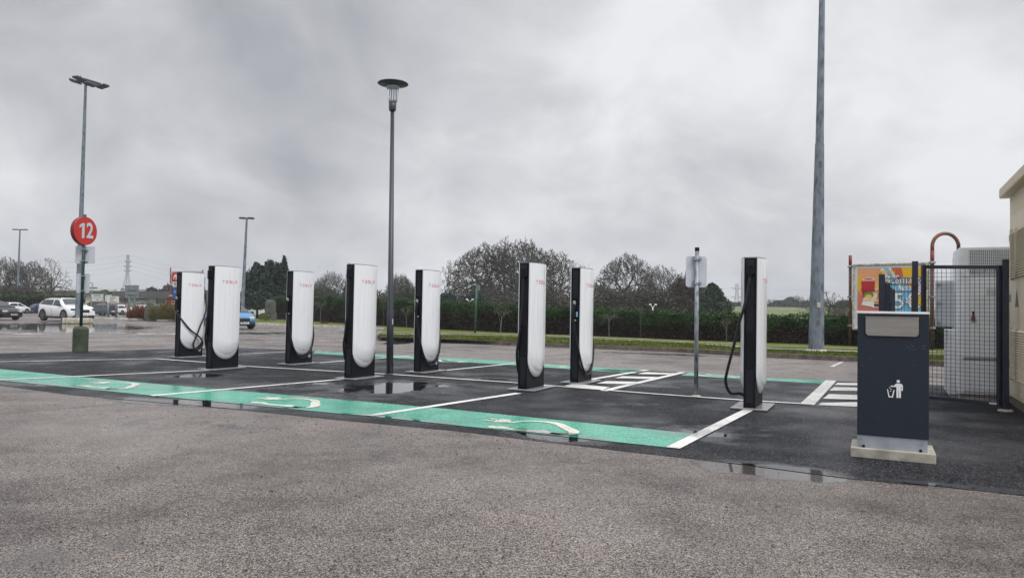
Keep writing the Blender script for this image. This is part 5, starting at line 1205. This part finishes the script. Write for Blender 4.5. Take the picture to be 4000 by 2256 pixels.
# ------------------------------------------------------------------ cars
def interp(pts, x):
    if x <= pts[0][0]: return pts[0][1]
    for (a, b), (c, d) in zip(pts, pts[1:]):
        if x <= c: return b+(d-b)*(x-a)/(c-a)
    return pts[-1][1]
def car(spec, loc, rz, sc, label, paint, plate='', group='parked and passing cars'):
    L, Wd, H, wb, wr = spec['L'], spec['W'], spec['H'], spec['wb'], spec['wr']
    root = empty('parked_car', loc, rz, label, 'car', group); root.scale = (sc, sc, sc)
    top, belt, bx0, bx1 = spec['top'], spec['belt'], spec['cab'][0], spec['cab'][3]
    def width(x):                                   # plan taper at both ends
        t = abs(x)/(L/2); return Wd/2*(1-.02*t**2-.16*max(0, t-.72)**1.5*6)
    def ring(x):
        zt = interp(top, x); zb = min(interp(belt, x), zt-.02); w = width(x); zlo = .20 + .10*max(0, abs(x)/(L/2)-.85)/.15
        tum = .20*max(0, zt-zb)/.6
        return [(0, zlo), (w*.86, zlo), (w*.985, zlo+.10), (w, .5*zb+.1), (w*.985, zb-.05), (w*.95, zb), (w*.95-tum*.8, zb+(zt-zb)*.8), (w*.95-tum-.06, zt-.02), (w*.5, zt+.005), (0, zt+.015)]
    xs = sorted(set([-L/2, -L/2+.05, -L/2+.15] + [p[0] for p in top] + [L/2-.15, L/2-.05, L/2] + [-L/2+L*i/22 for i in range(1, 22)]))
    mb = MB(); rows = []
    for x in xs:
        r = ring(x); full = [(x, y, z) for y, z in r] + [(x, -y, z) for y, z in reversed(r[1:-1])]; rows.append(full)
    n = len(rows[0]); vs = [v for r in rows for v in r]
    fs = [(i*n+j, i*n+(j+1) % n, (i+1)*n+(j+1) % n, (i+1)*n+j) for i in range(len(rows)-1) for j in range(n)]
    mb.add(vs, fs, True); mb.add(rows[0], [tuple(range(n))], False); mb.add(rows[-1], [tuple(reversed(range(n)))], False)
    body = mb.build('body', M[paint], root)
    # side glass follows the greenhouse surface
    def gp(x, f, s, o=.012):
        r = ring(x); a_, b_ = (r[5], r[6]) if f < .8 else (r[6], r[7]); g_ = f/.8 if f < .8 else (f-.8)/.2; return (x, s*(a_[0]+(b_[0]-a_[0])*g_+o), a_[1]+(b_[1]-a_[1])*g_)
    c0, c1, c2, c3 = spec['cab']                    # rear base, rear top, front top, front base
    mid = spec.get('mid', (c1+c3)/2-.1)
    for s in (1, -1):
        for a, b in ((c0+.10, mid-.04), (mid+.04, c3-.10)):
            k = 8; q = []
            for i in range(k+1):
                x = a+(b-a)*i/k
                f1 = .84
                if x > c2: f1 = .84*max(.12, (c3-.02-x)/(c3-c2))
                if x < c1: f1 = .84*max(.12, (x-c0-.02)/(c1-c0))
                q += [gp(x, .06, s), gp(x, max(.10, f1), s)]
            MB().add(q, [(2*i, 2*i+2, 2*i+3, 2*i+1) for i in range(k)], True).build('side_window', M['car_glass'], root)
    def screen(xa, xb, nm, inset=.08):
        q = []; k = 6
        for i in range(k+1):
            x = xa+(xb-xa)*i/k; r = ring(x); y1, z1 = r[7]; nx = .012 if xb > xa else -.012
            hw = max(.2, y1-.02)
            for j in range(7): t = -1+2*j/6; q.append((x+(.02 if xa > xb else -.02), hw*t, r[9][1]+.014-.03*t*t))
        MB().add(q, [(i*7+j, i*7+j+1, (i+1)*7+j+1, (i+1)*7+j) for i in range(k) for j in range(6)], True).build(nm, M['car_glass'], root)
    screen(c3-.06, c2+.06, 'windscreen'); screen(c0+.05, c1-.03, 'rear_window')
    # cladding, arches, wheels
    for s in (1, -1):
        mb = MB(); mb.box((0, s*(Wd/2-.005), .27), (wb*.72, .04, .14)); bevel(mb.build('sill', M['cladding'], root), .015)
        for x in (wb/2, -wb/2):
            xx = x+spec.get('wx', 0)
            mb = MB(); yo = s*(width(xx)+.004); pts = [(xx+(wr*1.22)*math.cos(rad(a)), (wr*1.22)*math.sin(rad(a))+wr) for a in range(-25, 206, 15)]
            if s > 0: pts = pts[::-1]
            mb.plate(pts, (0, yo, 0), (1, 0, 0), (0, 0, 1), .004); mb.build('wheel_arch', M['cladding'], root)
            mb = MB(); mb.tube([(xx, yo-s*.20, wr), (xx, yo-s*.02, wr), (xx, yo+s*.015, wr)], [wr, wr, wr*.95], 24); w_ = mb.build('wheel', M['tyre'], root)
            mb = MB()
            mb.tube([(xx, yo+s*.010, wr), (xx, yo+s*.022, wr)], wr*.16, 10)
            for k in range(5):
                a = k*2*math.pi/5+.3; mb.bar((xx, yo+s*.020, wr), (xx+wr*.64*math.cos(a), yo+s*.02, wr+wr*.64*math.sin(a)), wr*.2, .012, up=(0, 1, 0))
            for k in range(20):
                a = k*math.pi/10; b_ = a+math.pi/10; mb.bar((xx+wr*.66*math.cos(a), yo+s*.018, wr+wr*.66*math.sin(a)), (xx+wr*.66*math.cos(b_), yo+s*.018, wr+wr*.66*math.sin(b_)), wr*.09, .012, up=(0, 1, 0))
            mb.build('rim', M['rim'], w_)
        mb = MB(); xm = c3-.28; zb = interp(belt, xm); mb.box((xm, s*(Wd/2+.09), zb+.09), (.12, .20, .13)); bevel(mb.build('mirror', M['cladding'] if spec.get('dm') else M[paint], root), .03)
        for xh in (mid-.18, mid-.95):
            mb = MB(); mb.box((xh, s*(Wd/2+.005), interp(belt, xh)-.13), (.16, .03, .025)); mb.build('door_handle', M[paint], root)
        mb = MB(); mb.box((mid, s*(Wd/2-.002), .55), (.012, .012, .55)); mb.build('door_gap', M['cladding'], root)
        # lamps
        zf = spec['lampf']; xf = L/2-.10; mb = MB(); mb.box((xf-.05, s*(width(xf)-.20), zf), (.26, .34, .13), rz=-s*.35); bevel(mb.build('headlight', M[spec.get('hl', 'lamp_clear')], root), .03)
        zr = spec['lampr']; h_ = spec.get('lrh', .18); mb = MB(); mb.box((-L/2+.09, s*(width(-L/2+.1)-.12), zr), (.22, .24, h_), rz=s*.3); bevel(mb.build('tail_light', M['lamp_red'], root), .03)
    mb = MB(); mb.box((L/2-.03, 0, .34), (.12, Wd*.80, .18)); bevel(mb.build('front_bumper', M['cladding'], root), .03)
    mb = MB(); mb.box((L/2-.02, 0, spec['lampf']-.10), (.09, Wd*.42, .20)); bevel(mb.build('grille', M['cladding'], root), .04)
    mb = MB(); mb.box((L/2+.035, 0, spec.get('pz', .44)), (.02, .52, .11)); p = mb.build('number_plate', M['plate_white'], root)
    mb = MB(); mb.box((-L/2+.02, 0, .34), (.12, Wd*.82, .20)); bevel(mb.build('rear_bumper', M['cladding'], root), .03)
    mb = MB(); mb.box((-L/2-.03, 0, .62), (.02, .52, .11)); mb.build('number_plate', M['plate_white'], root)
    if plate:
        text_obj(plate, .12, 'plate_text', M['black_plastic'], p, (L/2+.048, 0, spec.get('pz', .44)), (0, 1, 0), (0, 0, 1), bold=.002, ext=.001, sx=.75)
    if spec.get('rails'):
        for s in (1, -1):
            mb = MB(); mb.tube([(c1+.1, s*(Wd/2-.25), H-.05), (c1+.25, s*(Wd/2-.25), H+.02), (c2-.2, s*(Wd/2-.25), H+.02), (c2, s*(Wd/2-.25), H-.05)], .02, 6); mb.build('roof_rail', M['cladding'], root)
    return root
SUV = dict(L=4.3, W=1.77, H=1.55, wb=2.6, wr=.37, wx=.0, top=[(-2.15, .95), (-2.1, 1.02), (-2.02, 1.10), (-1.75, 1.30), (-1.40, 1.50), (-1.0, 1.56), (.2, 1.56), (.55, 1.48), (1.12, 1.12), (1.25, 1.08), (1.9, 1.02), (2.08, .94), (2.15, .74)], belt=[(-2.15, 1.18), (-1.2, 1.08), (.9, .98), (1.2, .98), (2.15, .7)], cab=(-1.95, -1.4, .45, 1.15), mid=-.15, lampf=.80, lampr=.92, rails=True, dm=True, hl='black_gloss')
HATCH = dict(L=4.1, W=1.75, H=1.45, wb=2.5, wr=.32, wx=.02, top=[(-2.05, .80), (-2.0, .98), (-1.85, 1.05), (-1.45, 1.38), (-1.0, 1.44), (.1, 1.45), (.45, 1.38), (1.1, .98), (1.2, .94), (1.85, .80), (2.0, .70), (2.05, .55)], belt=[(-2.05, 1.0), (-1.0, .97), (.9, .90), (1.2, .88), (2.05, .6)], cab=(-1.82, -1.35, .35, 1.08), mid=-.2, lampf=.68, lampr=.86)
MPV = dict(L=4.1, W=1.72, H=1.6, wb=2.5, wr=.31, wx=.02, top=[(-2.05, .95), (-2.02, 1.3), (-1.95, 1.52), (-1.5, 1.58), (.0, 1.6), (.4, 1.5), (1.15, 1.05), (1.25, 1.0), (1.85, .86), (2.0, .74), (2.05, .6)], belt=[(-2.05, .98), (.9, .95), (1.2, .93), (2.05, .65)], cab=(-2.03, -1.93, .3, 1.1), mid=-.3, lampf=.75, lampr=1.15, lrh=.5)
TINY = dict(L=3.43, W=1.63, H=1.42, wb=2.35, wr=.28, wx=-.02, top=[(-1.71, .85), (-1.65, 1.05), (-1.3, 1.36), (-.9, 1.41), (.15, 1.42), (.5, 1.33), (1.2, .92), (1.35, .86), (1.6, .72), (1.68, .62), (1.71, .5)], belt=[(-1.71, .95), (.9, .86), (1.2, .84), (1.71, .6)], cab=(-1.6, -1.25, .38, 1.18), mid=-.1, lampf=.64, lampr=.8, dm=True, pz=.36)
def put_car(spec, px, pyb, pyt, delta, label, paint, plate='', d=None):
    b = G(px, pyb)
    if d: b = AT(px, d)
    hh = XZ(px, pyt, b.y).z; sc = min(1.02, max(.7, hh/spec['H']))
    a = math.atan2(-b.x, b.y) - rad(delta); return car(spec, b, a, sc, label, M and paint, plate)
put_car(SUV, 258, 1253, 1164, 62, 'white compact SUV with dark roof rails driving towards the number 12 marker', 'car_white', 'GP 556 KJ')
put_car(HATCH, -26, 1248, 1174, 52, 'black hatchback cut off by the left edge of the picture', 'car_black', 'DB 382 HB')
put_car(HATCH, 52, 1224, 1180, -50, 'white hatchback seen from behind, just right of the black car', 'car_white')
put_car(HATCH, 150, 1223, 1196, 155, 'dark blue car mostly hidden behind the white SUV', 'car_navy')
put_car(MPV, 398, 1232, 1187, -128, 'dark grey people carrier seen from behind with tall red tail lamp', 'car_grey')
put_car(MPV, 372, 1224, 1176, -135, 'black van behind the dark grey people carrier', 'car_black')
put_car(HATCH, 476, 1229, 1192, -128, 'white hatchback with red tail lamp left of the warning triangle', 'car_white')
put_car(HATCH, 560, 1222, 1193, 0, 'white car behind the reddish shrub and dark standing stone', 'car_white')
put_car(HATCH, 632, 1222, 1190, 20, 'pale silver car behind the olive shrub', 'rim')
put_car(TINY, 896, 1282, 1188, 62, 'bright blue small car half hidden behind a charging post', 'car_blue', 'BR 614 VX')

# ------------------------------------------------------------------ shops far left
def face_box(mb, px0, px1, pyt, pyb, d, depth=10, d1=None):
    a0, a1 = XZ(px0, pyb, d), XZ(px1, pyb, d1 or d); t0, t1 = XZ(px0, pyt, d), XZ(px1, pyt, d1 or d)
    vs = [(a0.x, a0.y, a0.z), (a1.x, a1.y, a1.z), (a1.x, a1.y+depth, a1.z), (a0.x, a0.y+depth, a0.z), (t0.x, t0.y, t0.z), (t1.x, t1.y, t1.z), (t1.x, t1.y+depth, t1.z), (t0.x, t0.y+depth, t0.z)]
    return mb.add(vs, [(0, 1, 5, 4), (1, 2, 6, 5), (2, 3, 7, 6), (3, 0, 4, 7), (4, 5, 6, 7), (3, 2, 1, 0)])
def shops():
    d = 105.0
    r = empty('shop_building', AT(620, d), 0, 'long white shop with a deep grey roof band behind the road island', 'building')
    def put(o): o.parent = r; o.matrix_parent_inverse = Matrix.Translation(r.location).inverted(); return o
    put(face_box(MB(), 362, 1000, 1163, 1230, d, 14).build('wall', M['wall_white']))
    put(face_box(MB(), 362, 1000, 1137, 1164, d-.8, 16).build('roof', M['roof_grey']))
    def sign(px0, px1, a, b, mt, txt=None, tm='wall_white', size=1.0, nm='sign', dd=.25, bold=.02, off=0):
        o = put(face_box(MB(), px0, px1, a, b, d-dd, .2).build(nm, M[mt]))
        if txt:
            c = XZ((px0+px1)/2+off, (a+b)/2, d-dd-.03); t = text_obj(txt, size, 'lettering', M[tm], o, c, (1, 0, -ROLL), (ROLL, 0, 1), bold=bold); t.matrix_parent_inverse = Matrix.Identity(4)
        return o
    sign(533, 575, 1168, 1188, 'sign_grey', 'GEMO', 'wall_white', .62, off=0); sign(533, 575, 1188.5, 1195, 'wall_cream'); sign(609, 641, 1171, 1177, 'sign_grey'); sign(609, 641, 1178, 1183, 'roof_grey')
    sign(466, 498, 1171, 1173, 'sign_grey'); sign(470, 500, 1176, 1179, 'sign_grey'); sign(650, 760, 1168, 1196, 'sign_red', 'OZ', 'wall_white', .8, off=-22)
    for px in (416, 486, 520, 610): sign(px, px+1.6, 1165, 1200, 'sign_grey', nm='downpipe')
    d = 118.0
    r = empty('shop_building', AT(270, d), 0, 'cream shop with a thin dark roof edge behind the white car', 'building')
    put(face_box(MB(), 190, 352, 1146, 1215, d, 14).build('wall', M['wall_cream']))
    put(face_box(MB(), 186, 368, 1135, 1146, d-.8, 16).build('roof', M['roof_grey']))
    o = put(face_box(MB(), 242, 254, 1148, 1172, d-.3, .2).build('sign', M['wall_white']))
    o = put(face_box(MB(), 245, 250, 1151, 1155, d-.35, .1).build('logo', M['roof_grey']))
    put(face_box(MB(), 240, 241.4, 1146, 1175, d-.2, .2).build('downpipe', M['sign_grey']))
    put(face_box(MB(), 190, 352, 1128, 1134, d+6, 3).build('rear_wall', M['wall_white']))
    # houses beyond
    d = 170.0
    r = empty('house', AT(530, d), 0, 'slate roofed house rising above the long white shop, behind the grey sign back', 'house')
    A = [XZ(462, 1145, d), XZ(586, 1145, d), XZ(574, 1129, d+4), XZ(474, 1129, d+4)]; B = [XZ(462, 1145, d+10), XZ(586, 1145, d+10)]
    mb = MB(); mb.add(A+B, [(0, 1, 2, 3), (3, 2, 5, 4), (0, 3, 4), (1, 5, 2)]); put(mb.build('roof', M['slate']))
    put(face_box(MB(), 464, 584, 1144, 1200, d+.6, 8).build('wall', M['wall_white'])); put(face_box(MB(), 570, 575, 1124, 1131, d+4, 1).build('chimney', M['slate'])); put(face_box(MB(), 472, 476, 1125, 1131, d+4, 1).build('chimney', M['slate']))
    r = empty('house', AT(362, d), 0, 'house with two chimneys behind the cream shop, beside a small street light', 'house')
    put(face_box(MB(), 350, 378, 1126, 1200, d, 8).build('wall', M['wall_cream'])); put(face_box(MB(), 349.5, 356, 1121, 1127, d, 1).build('chimney', M['slate'])); put(face_box(MB(), 364, 372, 1121, 1127, d, 1).build('chimney', M['slate']))
    A = [XZ(372, 1136, d), XZ(420, 1140, d), XZ(410, 1134, d+4), XZ(378, 1126, d+4)]; B = [XZ(372, 1136, d+10), XZ(420, 1140, d+10)]
    mb = MB(); mb.add(A+B, [(0, 1, 2, 3), (3, 2, 5, 4), (0, 3, 4), (1, 5, 2)]); put(mb.build('roof', M['slate']))
shops()
leafy(640, 140, 1116, 110, [(-.5, 0, .4, .55, .4), (.3, 0, .5, .6, .5), (.75, 0, .35, .5, .4)], 2500, .45, 'far_tree', 'far dark trees above the white shop, left of the tall red sign', z=0, trunk=True)
leafy(592, 145, 1122, 60, [(0, 0, .4, .9, .55)], 1500, .45, 'far_tree', 'far round dark tree beside the slate roofed house', z=0)
leafy(700, 150, 1122, 90, [(0, 0, .4, .9, .55)], 1500, .45, 'far_tree', 'far dark tree behind the tall red sign', z=0)
leafy(790, 150, 1130, 120, [(0, 0, .4, .9, .55)], 1500, .45, 'far_tree', 'far dark tree behind the two leftmost charging posts', z=0)
leafy(407, 150, 1132, 44, [(0, 0, .4, .9, .55)], 900, .45, 'far_tree', 'far low dark tree above the green direction signs', z=0)
put_tree('far', 451, 160, 1122, 26, 'small bare tree showing above the long shop roof', mt='bark_far')

# ------------------------------------------------------------------ signs on the left
def board(name, label, d, boards, posts, cat='sign', pm='sign_grey', pw=.07):
    cx = sum(p[0] for p in posts)/len(posts); r = empty(name, AT(cx, d), 0, label, cat)
    def put(o, par=r): o.parent = par; o.matrix_parent_inverse = Matrix.Translation(r.location).inverted() if par is r else Matrix.Identity(4); return o
    for px, pt_, pb in posts:
        a, b = XZ(px, pb, d+.04), XZ(px, pt_, d+.04); mb = MB(); mb.tube([(a.x, a.y, 0), b], pw, 8); put(mb.build('post', M[pm]))
    out = []
    for px0, px1, a, b, mt, nm in boards:
        o = put(bevel(face_box(MB(), px0, px1, a, b, d-.03, .04).build(nm, M[mt]), .015)); out.append(o)
    return r, out, put
bl = 'sign_grey'
r, o, put = board('road_sign', 'large grey road sign seen from behind on two posts', 57, [(488, 542, 1113, 1163, bl, 'sign_back')], [(505, 1113, 1240), (525, 1113, 1240)])
for y in (1130, 1148): put(face_box(MB(), 496, 534, y, y+2, 56.9, .05).build('rail', M['galv_post']))
r, o, put = board('notice_board', 'white notice board on a post beside the white hatchback', 58, [(418, 464, 1157, 1183, 'wall_white', 'board')], [(453.5, 1160, 1238), (423, 1180, 1236)])
for a, b_, y in ((428, 452, 1160), (428, 448, 1163.5), (427, 443, 1171), (427, 456, 1177)): put(face_box(MB(), a, b_, y, y+1.3, 57.93, .01).build('text_line', M['sign_grey']), o[0])
r, o, put = board('direction_sign', 'green topped direction sign with pale panels, left of the notice board', 66, [(358, 403, 1141, 1147, 'green_pole2', 'green_panel'), (358, 402, 1148, 1163, 'sign_back', 'panel'), (358, 403, 1164, 1176, 'wall_cream', 'panel')], [(357, 1141, 1225), (402, 1141, 1225)], pw=.05)
for a, b_, y in ((364, 396, 1150), (368, 392, 1153), (366, 370, 1159), (388, 393, 1159), (376, 385, 1167), (376, 385, 1171), (394, 403, 1170)): put(face_box(MB(), a, b_, y, y+1.2, 65.93, .01).build('text_line', M['sign_grey']), o[1])
board('direction_sign', 'smaller green direction sign just above the notice board', 67, [(411, 437, 1140, 1151, 'green_pole2', 'green_panel'), (412, 436, 1151.5, 1156, 'wall_white', 'panel'), (410, 417, 1157, 1176, 'wall_white', 'panel')], [(413, 1140, 1225)], pw=.05)
def triangle():
    d = 58; c = AT(495, d); r = empty('warning_sign', c, 0, 'triangular red bordered warning sign with a bend arrow', 'sign'); a, b, t = XZ(484, 1202, d), XZ(506, 1202, d), XZ(495.5, 1179, d)
    def tri(k, y, nm, mt, par):
        m_ = (a+b+t)/3; P = [m_+(q-m_)*k for q in (a, b, t)]; mb = MB(); vs = [(p.x-c.x, y, p.z) for p in P]+[(p.x-c.x, y+.03, p.z) for p in P]
        return mb.add(vs, [(0, 1, 2), (3, 5, 4), (0, 3, 4, 1), (1, 4, 5, 2), (2, 5, 3, 0)]).build(nm, M[mt], par)
    f = tri(1, 0, 'red_border', 'sign_red', r); tri(.66, -.02, 'white_field', 'wall_white', f)
    m_ = (a+b+t)/3-c; mb = MB(); mb.tube(catmull([(m_.x-.06, -.04, m_.z-.08), (m_.x-.03, -.04, m_.z), (m_.x+.06, -.04, m_.z+.05)], 4), .018, 6); mb.build('bend_arrow', M['black_plastic'], f)
    mb = MB(); mb.tube([(0, .07, 0), (0, .07, XZ(495, 1190, d).z)], .05, 8); mb.build('post', M['sign_grey'], r)
triangle()
def totem():
    d = 62.; r = empty('shop_totem', AT(667, d), 0, 'tall sign on two dark red posts with red, white and blue shop panels', 'sign')
    def put(o, par=r): o.parent = par; o.matrix_parent_inverse = Matrix.Translation(r.location).inverted() if par is r else Matrix.Identity(4); return o
    d1 = 68.
    for px, pt_, dd in ((666.5, 1044, d), (792, 1053, d1)): mb = MB(); t = XZ(px, pt_, dd); bq = AT(px-2.2, dd); mb.tube([bq, t], .055, 10); put(mb.build('post', M['rust_red']))
    put(face_box(MB(), 670, 790, 1059, 1166, d+.1, .25, d1+.1).build('frame', M['white_stone']))
    ps = []
    for a, b, mt in ((1062.5, 1098, 'sign_red'), (1099.5, 1120, 'wall_white'), (1121, 1162, 'totem_blue')):
        ps.append(put(face_box(MB(), 674, 786, a, b, d-.0, .05, d1-.0).build('shop_panel', M[mt])))
    dirv = (XZ(786, 1100, d1)-XZ(674, 1100, d)).normalized()
    def T(s, px, py, size, mt, par, bold=.0): 
        k = (px-674)/112; c = XZ(px, py, d+(d1-d)*k-.05); t = text_obj(s, size, 'lettering', M[mt], par, c, dirv, (0, 0, 1), bold=bold); return t
    T('BI', 684, 1110, .42, 'black_plastic', ps[1]); T('la C', 688, 1142, .44, 'wall_white', ps[2], .012)
    # bird-like emblem: rounded wings over small dots
    def E(px, py, rx, ry, rot, n=14):
        c = XZ(px, py, d-.06); s = d/F_PX; return [(c.x+s*(rx*math.cos(t)*math.cos(rot)-ry*math.sin(t)*math.sin(rot)), c.y+.3*(px-674)/112, c.z+s*(rx*math.cos(t)*math.sin(rot)+ry*math.sin(t)*math.cos(rot))) for t in (2*math.pi*i/n for i in range(n))]
    mb = MB()
    for q in ((684, 1075, 6, 3.2, .9), (681, 1080.5, 6.5, 2.6, .35), (689, 1079, 5, 3, 1.1), (678, 1087.5, 2.2, 2.2, 0), (688, 1088, 4.5, 2, 0)): e = E(*q); mb.add(e, [tuple(range(len(e)))])
    o = mb.build('emblem', M['wall_white'], ps[0])
    for py in (1067, 1110, 1154): c = XZ(667, py, d-.08); mb = MB(); mb.box(c, (.22, .16, .09)); put(mb.build('clamp', M['white_stone']))
M['totem_blue'] = mat('totem_blue', (.02, .08, .30), .4)
totem()
def green_post():
    b = G(1856, 1301, VZ); r = empty('green_sign_pole', b, 0, 'thin dark green pole with small signs seen from behind, in front of the hedge', 'sign post'); d = b.y
    H = XZ(1858, 1109, d).z-b.z; mb = MB(); mb.tube([(0, 0, -.05), (.02, 0, H)], .045, 10); mb.build('pole', M['green_pole2'], r)
    s = d/F_PX; mb = MB(); mb.box((9*s, .04, H-14*s), (11*s, .02, 22*s)); bevel(mb.build('small_sign', M['sign_grey'], r), .01); mb = MB(); mb.box((4*s, .05, H-42*s), (14*s, .02, 30*s)); bevel(mb.build('lower_sign', M['green_pole2'], r), .01)
green_post()
for px, py, d, lab in ((1833, 1168, 55, 'white two-armed globe lamp above the hedge, left of the green pole'), (2549, 1188, 52, 'white two-armed globe lamp above the hedge, beyond the hatched bay'), (1317, 1166, 68, 'white two-armed globe lamp above the hedge, left of the lamp post')):
    b = AT(px, d); r = empty('globe_lamp', b, 0, lab, 'lamp'); H = XZ(px, py+10, d).z; s = d/F_PX
    mb = MB(); mb.tube([(0, 0, 0), (0, 0, H-.02)], .04, 8); mb.build('pole', M['white_paint'], r)
    for sg in (1, -1):
        mb = MB(); mb.tube(catmull([(0, 0, H-.05), (sg*5*s, 0, H+3*s), (sg*9*s, 0, H+9*s)], 4), .025, 6); mb.build('arm', M['white_paint'], r)
        mb = MB(); mb.lathe([(.01, -.04), (.07, -.02), (.10, .02), (.06, .06), (.01, .07)], (sg*11*s, 0, H+8*s), 12); mb.build('globe', M['white_paint'], r)
b = AT(358, 115); r = empty('street_light', b, 0, 'small distant street light with one arm above the cream shop', 'street light'); H = XZ(358, 1104, 115).z
mb = MB(); mb.tube([(0, 0, 0), (0, 0, H-.2)], .09, 8); mb.build('pole', M['pylon'], r); mb = MB(); mb.tube([(0, 0, H-.2), (-.1, 0, H), (-.4, 0, H+.05)], .07, 6); mb.build('arm', M['pylon'], r); mb = MB(); mb.box((-.6, 0, H+.05), (.5, .3, .14)); bevel(mb.build('lamp_head', M['pylon'], r), .04)

# ------------------------------------------------------------------ pylons and wires
def pylon(px, pyt, pyb, d, wpb, wpt, arms, label, z0=0):
    b = AT(px, d, z0); r = empty('pylon', b, 0, label, 'pylon'); s = d/F_PX; H = XZ(px, pyt, d).z-z0; zb = XZ(px, pyb, d).z-z0
    W0 = wpb*s/2; W1 = wpt*s/2; w = lambda z: max(W1, W0+(W1-W0)*min(1, z/(H*.62))); mb = MB(); t = .10
    zs = [0]; 
    while zs[-1] < H-1: zs.append(zs[-1]+max(1.6, w(zs[-1])*1.5))
    zs[-1] = H
    cr = lambda z: [(sx*w(z), sy*w(z), z) for sx, sy in ((-1, -1), (1, -1), (1, 1), (-1, 1))]
    for a, c in zip(zs, zs[1:]):
        A, B = cr(a), cr(c)
        for i in range(4): mb.bar(A[i], B[i], t*1.3); mb.bar(A[i], B[(i+1) % 4], t*.7); mb.bar(B[i], B[(i+1) % 4], t*.7)
    mb.build('lattice', M['pylon'], r); out = []
    for py, half in arms:
        z = XZ(px, py, d).z-z0; h = half*s
        mb = MB()
        for sg in (1, -1): mb.bar((sg*w(z), 0, z-.7), (sg*h, 0, z), .30); mb.bar((sg*w(z), 0, z+.5), (sg*h, 0, z), t*.8); out.append(Vector((b.x+sg*h, d, z0+z)))
        mb.build('cross_arm', M['pylon'], r)
    return r, out
p1, a1 = pylon(494, 995, 1128, 330, 42, 7, [(1020, 13), (1038, 14), (1055, 14)], 'tall lattice pylon above the grey road sign')
p2, a2 = pylon(2878, 1108, 1200, 420, 20, 8, [(1124, 19), (1158, 19)], 'distant lattice pylon left of the rightmost charging post', z0=4)
def wires(label, spans, sag=3):
    mb = MB()
    for a, b in spans:
        k = 24; mb.tube([a.lerp(b, i/k)-Vector((0, 0, sag*4*(i/k)*(1-i/k))) for i in range(k+1)], .03, 4, cap=False)
    tag(mb.build('power_lines', M['pylon']), label, 'power lines')
top1 = Vector((p1.location.x, 330, XZ(494, 996, 330).z))
wires('thin power lines running from the left pylon out of the picture at the left', [(a, XZ(-300, py, 300)) for a, py in ((top1, 1008), (a1[1], 1033), (a1[3], 1052), (a1[5], 1072))])
wires('thin power lines running from the left pylon down behind the charging posts', [(a, XZ(px, py, 520)) for a, px, py in ((top1, 1500, 1130), (a1[0], 1450, 1140), (a1[2], 1400, 1150), (a1[4], 1300, 1160))], 6)
wires('thin power lines either side of the distant right pylon', [(a2[1], XZ(2500, 1150, 430)), (a2[3], XZ(2500, 1175, 430)), (a2[0], XZ(3420, 1128, 430)), (a2[2], XZ(3420, 1136, 430))], 1)

# ------------------------------------------------------------------ loose bits
b = G(2833, 1384); mb = MB(); mb.lathe([(.10, 0), (.12, .03), (.09, .08), (.03, .11)], n=9); mb.v = [(x*(1+random.gauss(0, .15)), y*(1+random.gauss(0, .15)), z) for x, y, z in mb.v]
M['orange_rag'] = mat('orange_rag', (.42, .17, .05), .7, var=.3); o = mb.build('crumpled_bag', M['orange_rag']); o.location = b; tag(o, 'small crumpled orange bag lying against the kerb of the verge', 'litter')
def debris():
    mb = MB(); rg = random.Random(5)
    for _ in range(1700):
        py = 1450+800*rg.random()**.8; px = rg.uniform(-50, 4050)
        if _ % 2: px = rg.uniform(0, 2900); py = 1530+px*.085+rg.gauss(20, 26)
        p = G(px, max(1400, py)); s = rg.uniform(.003, .0075)*(1.5 if rg.random() < .08 else 1); z = .004
        n = 6; pts = [(p.x+s*rg.uniform(.6, 1.2)*math.cos(2*math.pi*i/n), p.y+s*rg.uniform(.6, 1.2)*math.sin(2*math.pi*i/n)) for i in range(n)]
        mb.add([(x, y, z) for x, y in pts]+[(p.x, p.y, z+s*.8)], [(i, (i+1) % n, n) for i in range(n)])
    tag(mb.build('grit', M['debris']), 'dark grit and leaf crumbs lying on the wet tarmac', 'grit', kind='stuff')
debris()

# ------------------------------------------------------------------ damp air
mt = bpy.data.materials.new('haze'); mt.use_nodes = True; t = mt.node_tree; t.nodes.clear()
vo = t.nodes.new('ShaderNodeVolumePrincipled'); vo.inputs['Color'].default_value = (.86, .89, .94, 1); vo.inputs['Density'].default_value = .0006; vo.inputs['Anisotropy'].default_value = 0
ou = t.nodes.new('ShaderNodeOutputMaterial'); t.links.new(vo.outputs[0], ou.inputs['Volume'])
mb = MB(); mb.box((0, 700, 30), (2200, 1600, 66)); tag(mb.build('haze', mt), kind='stuff')
#END
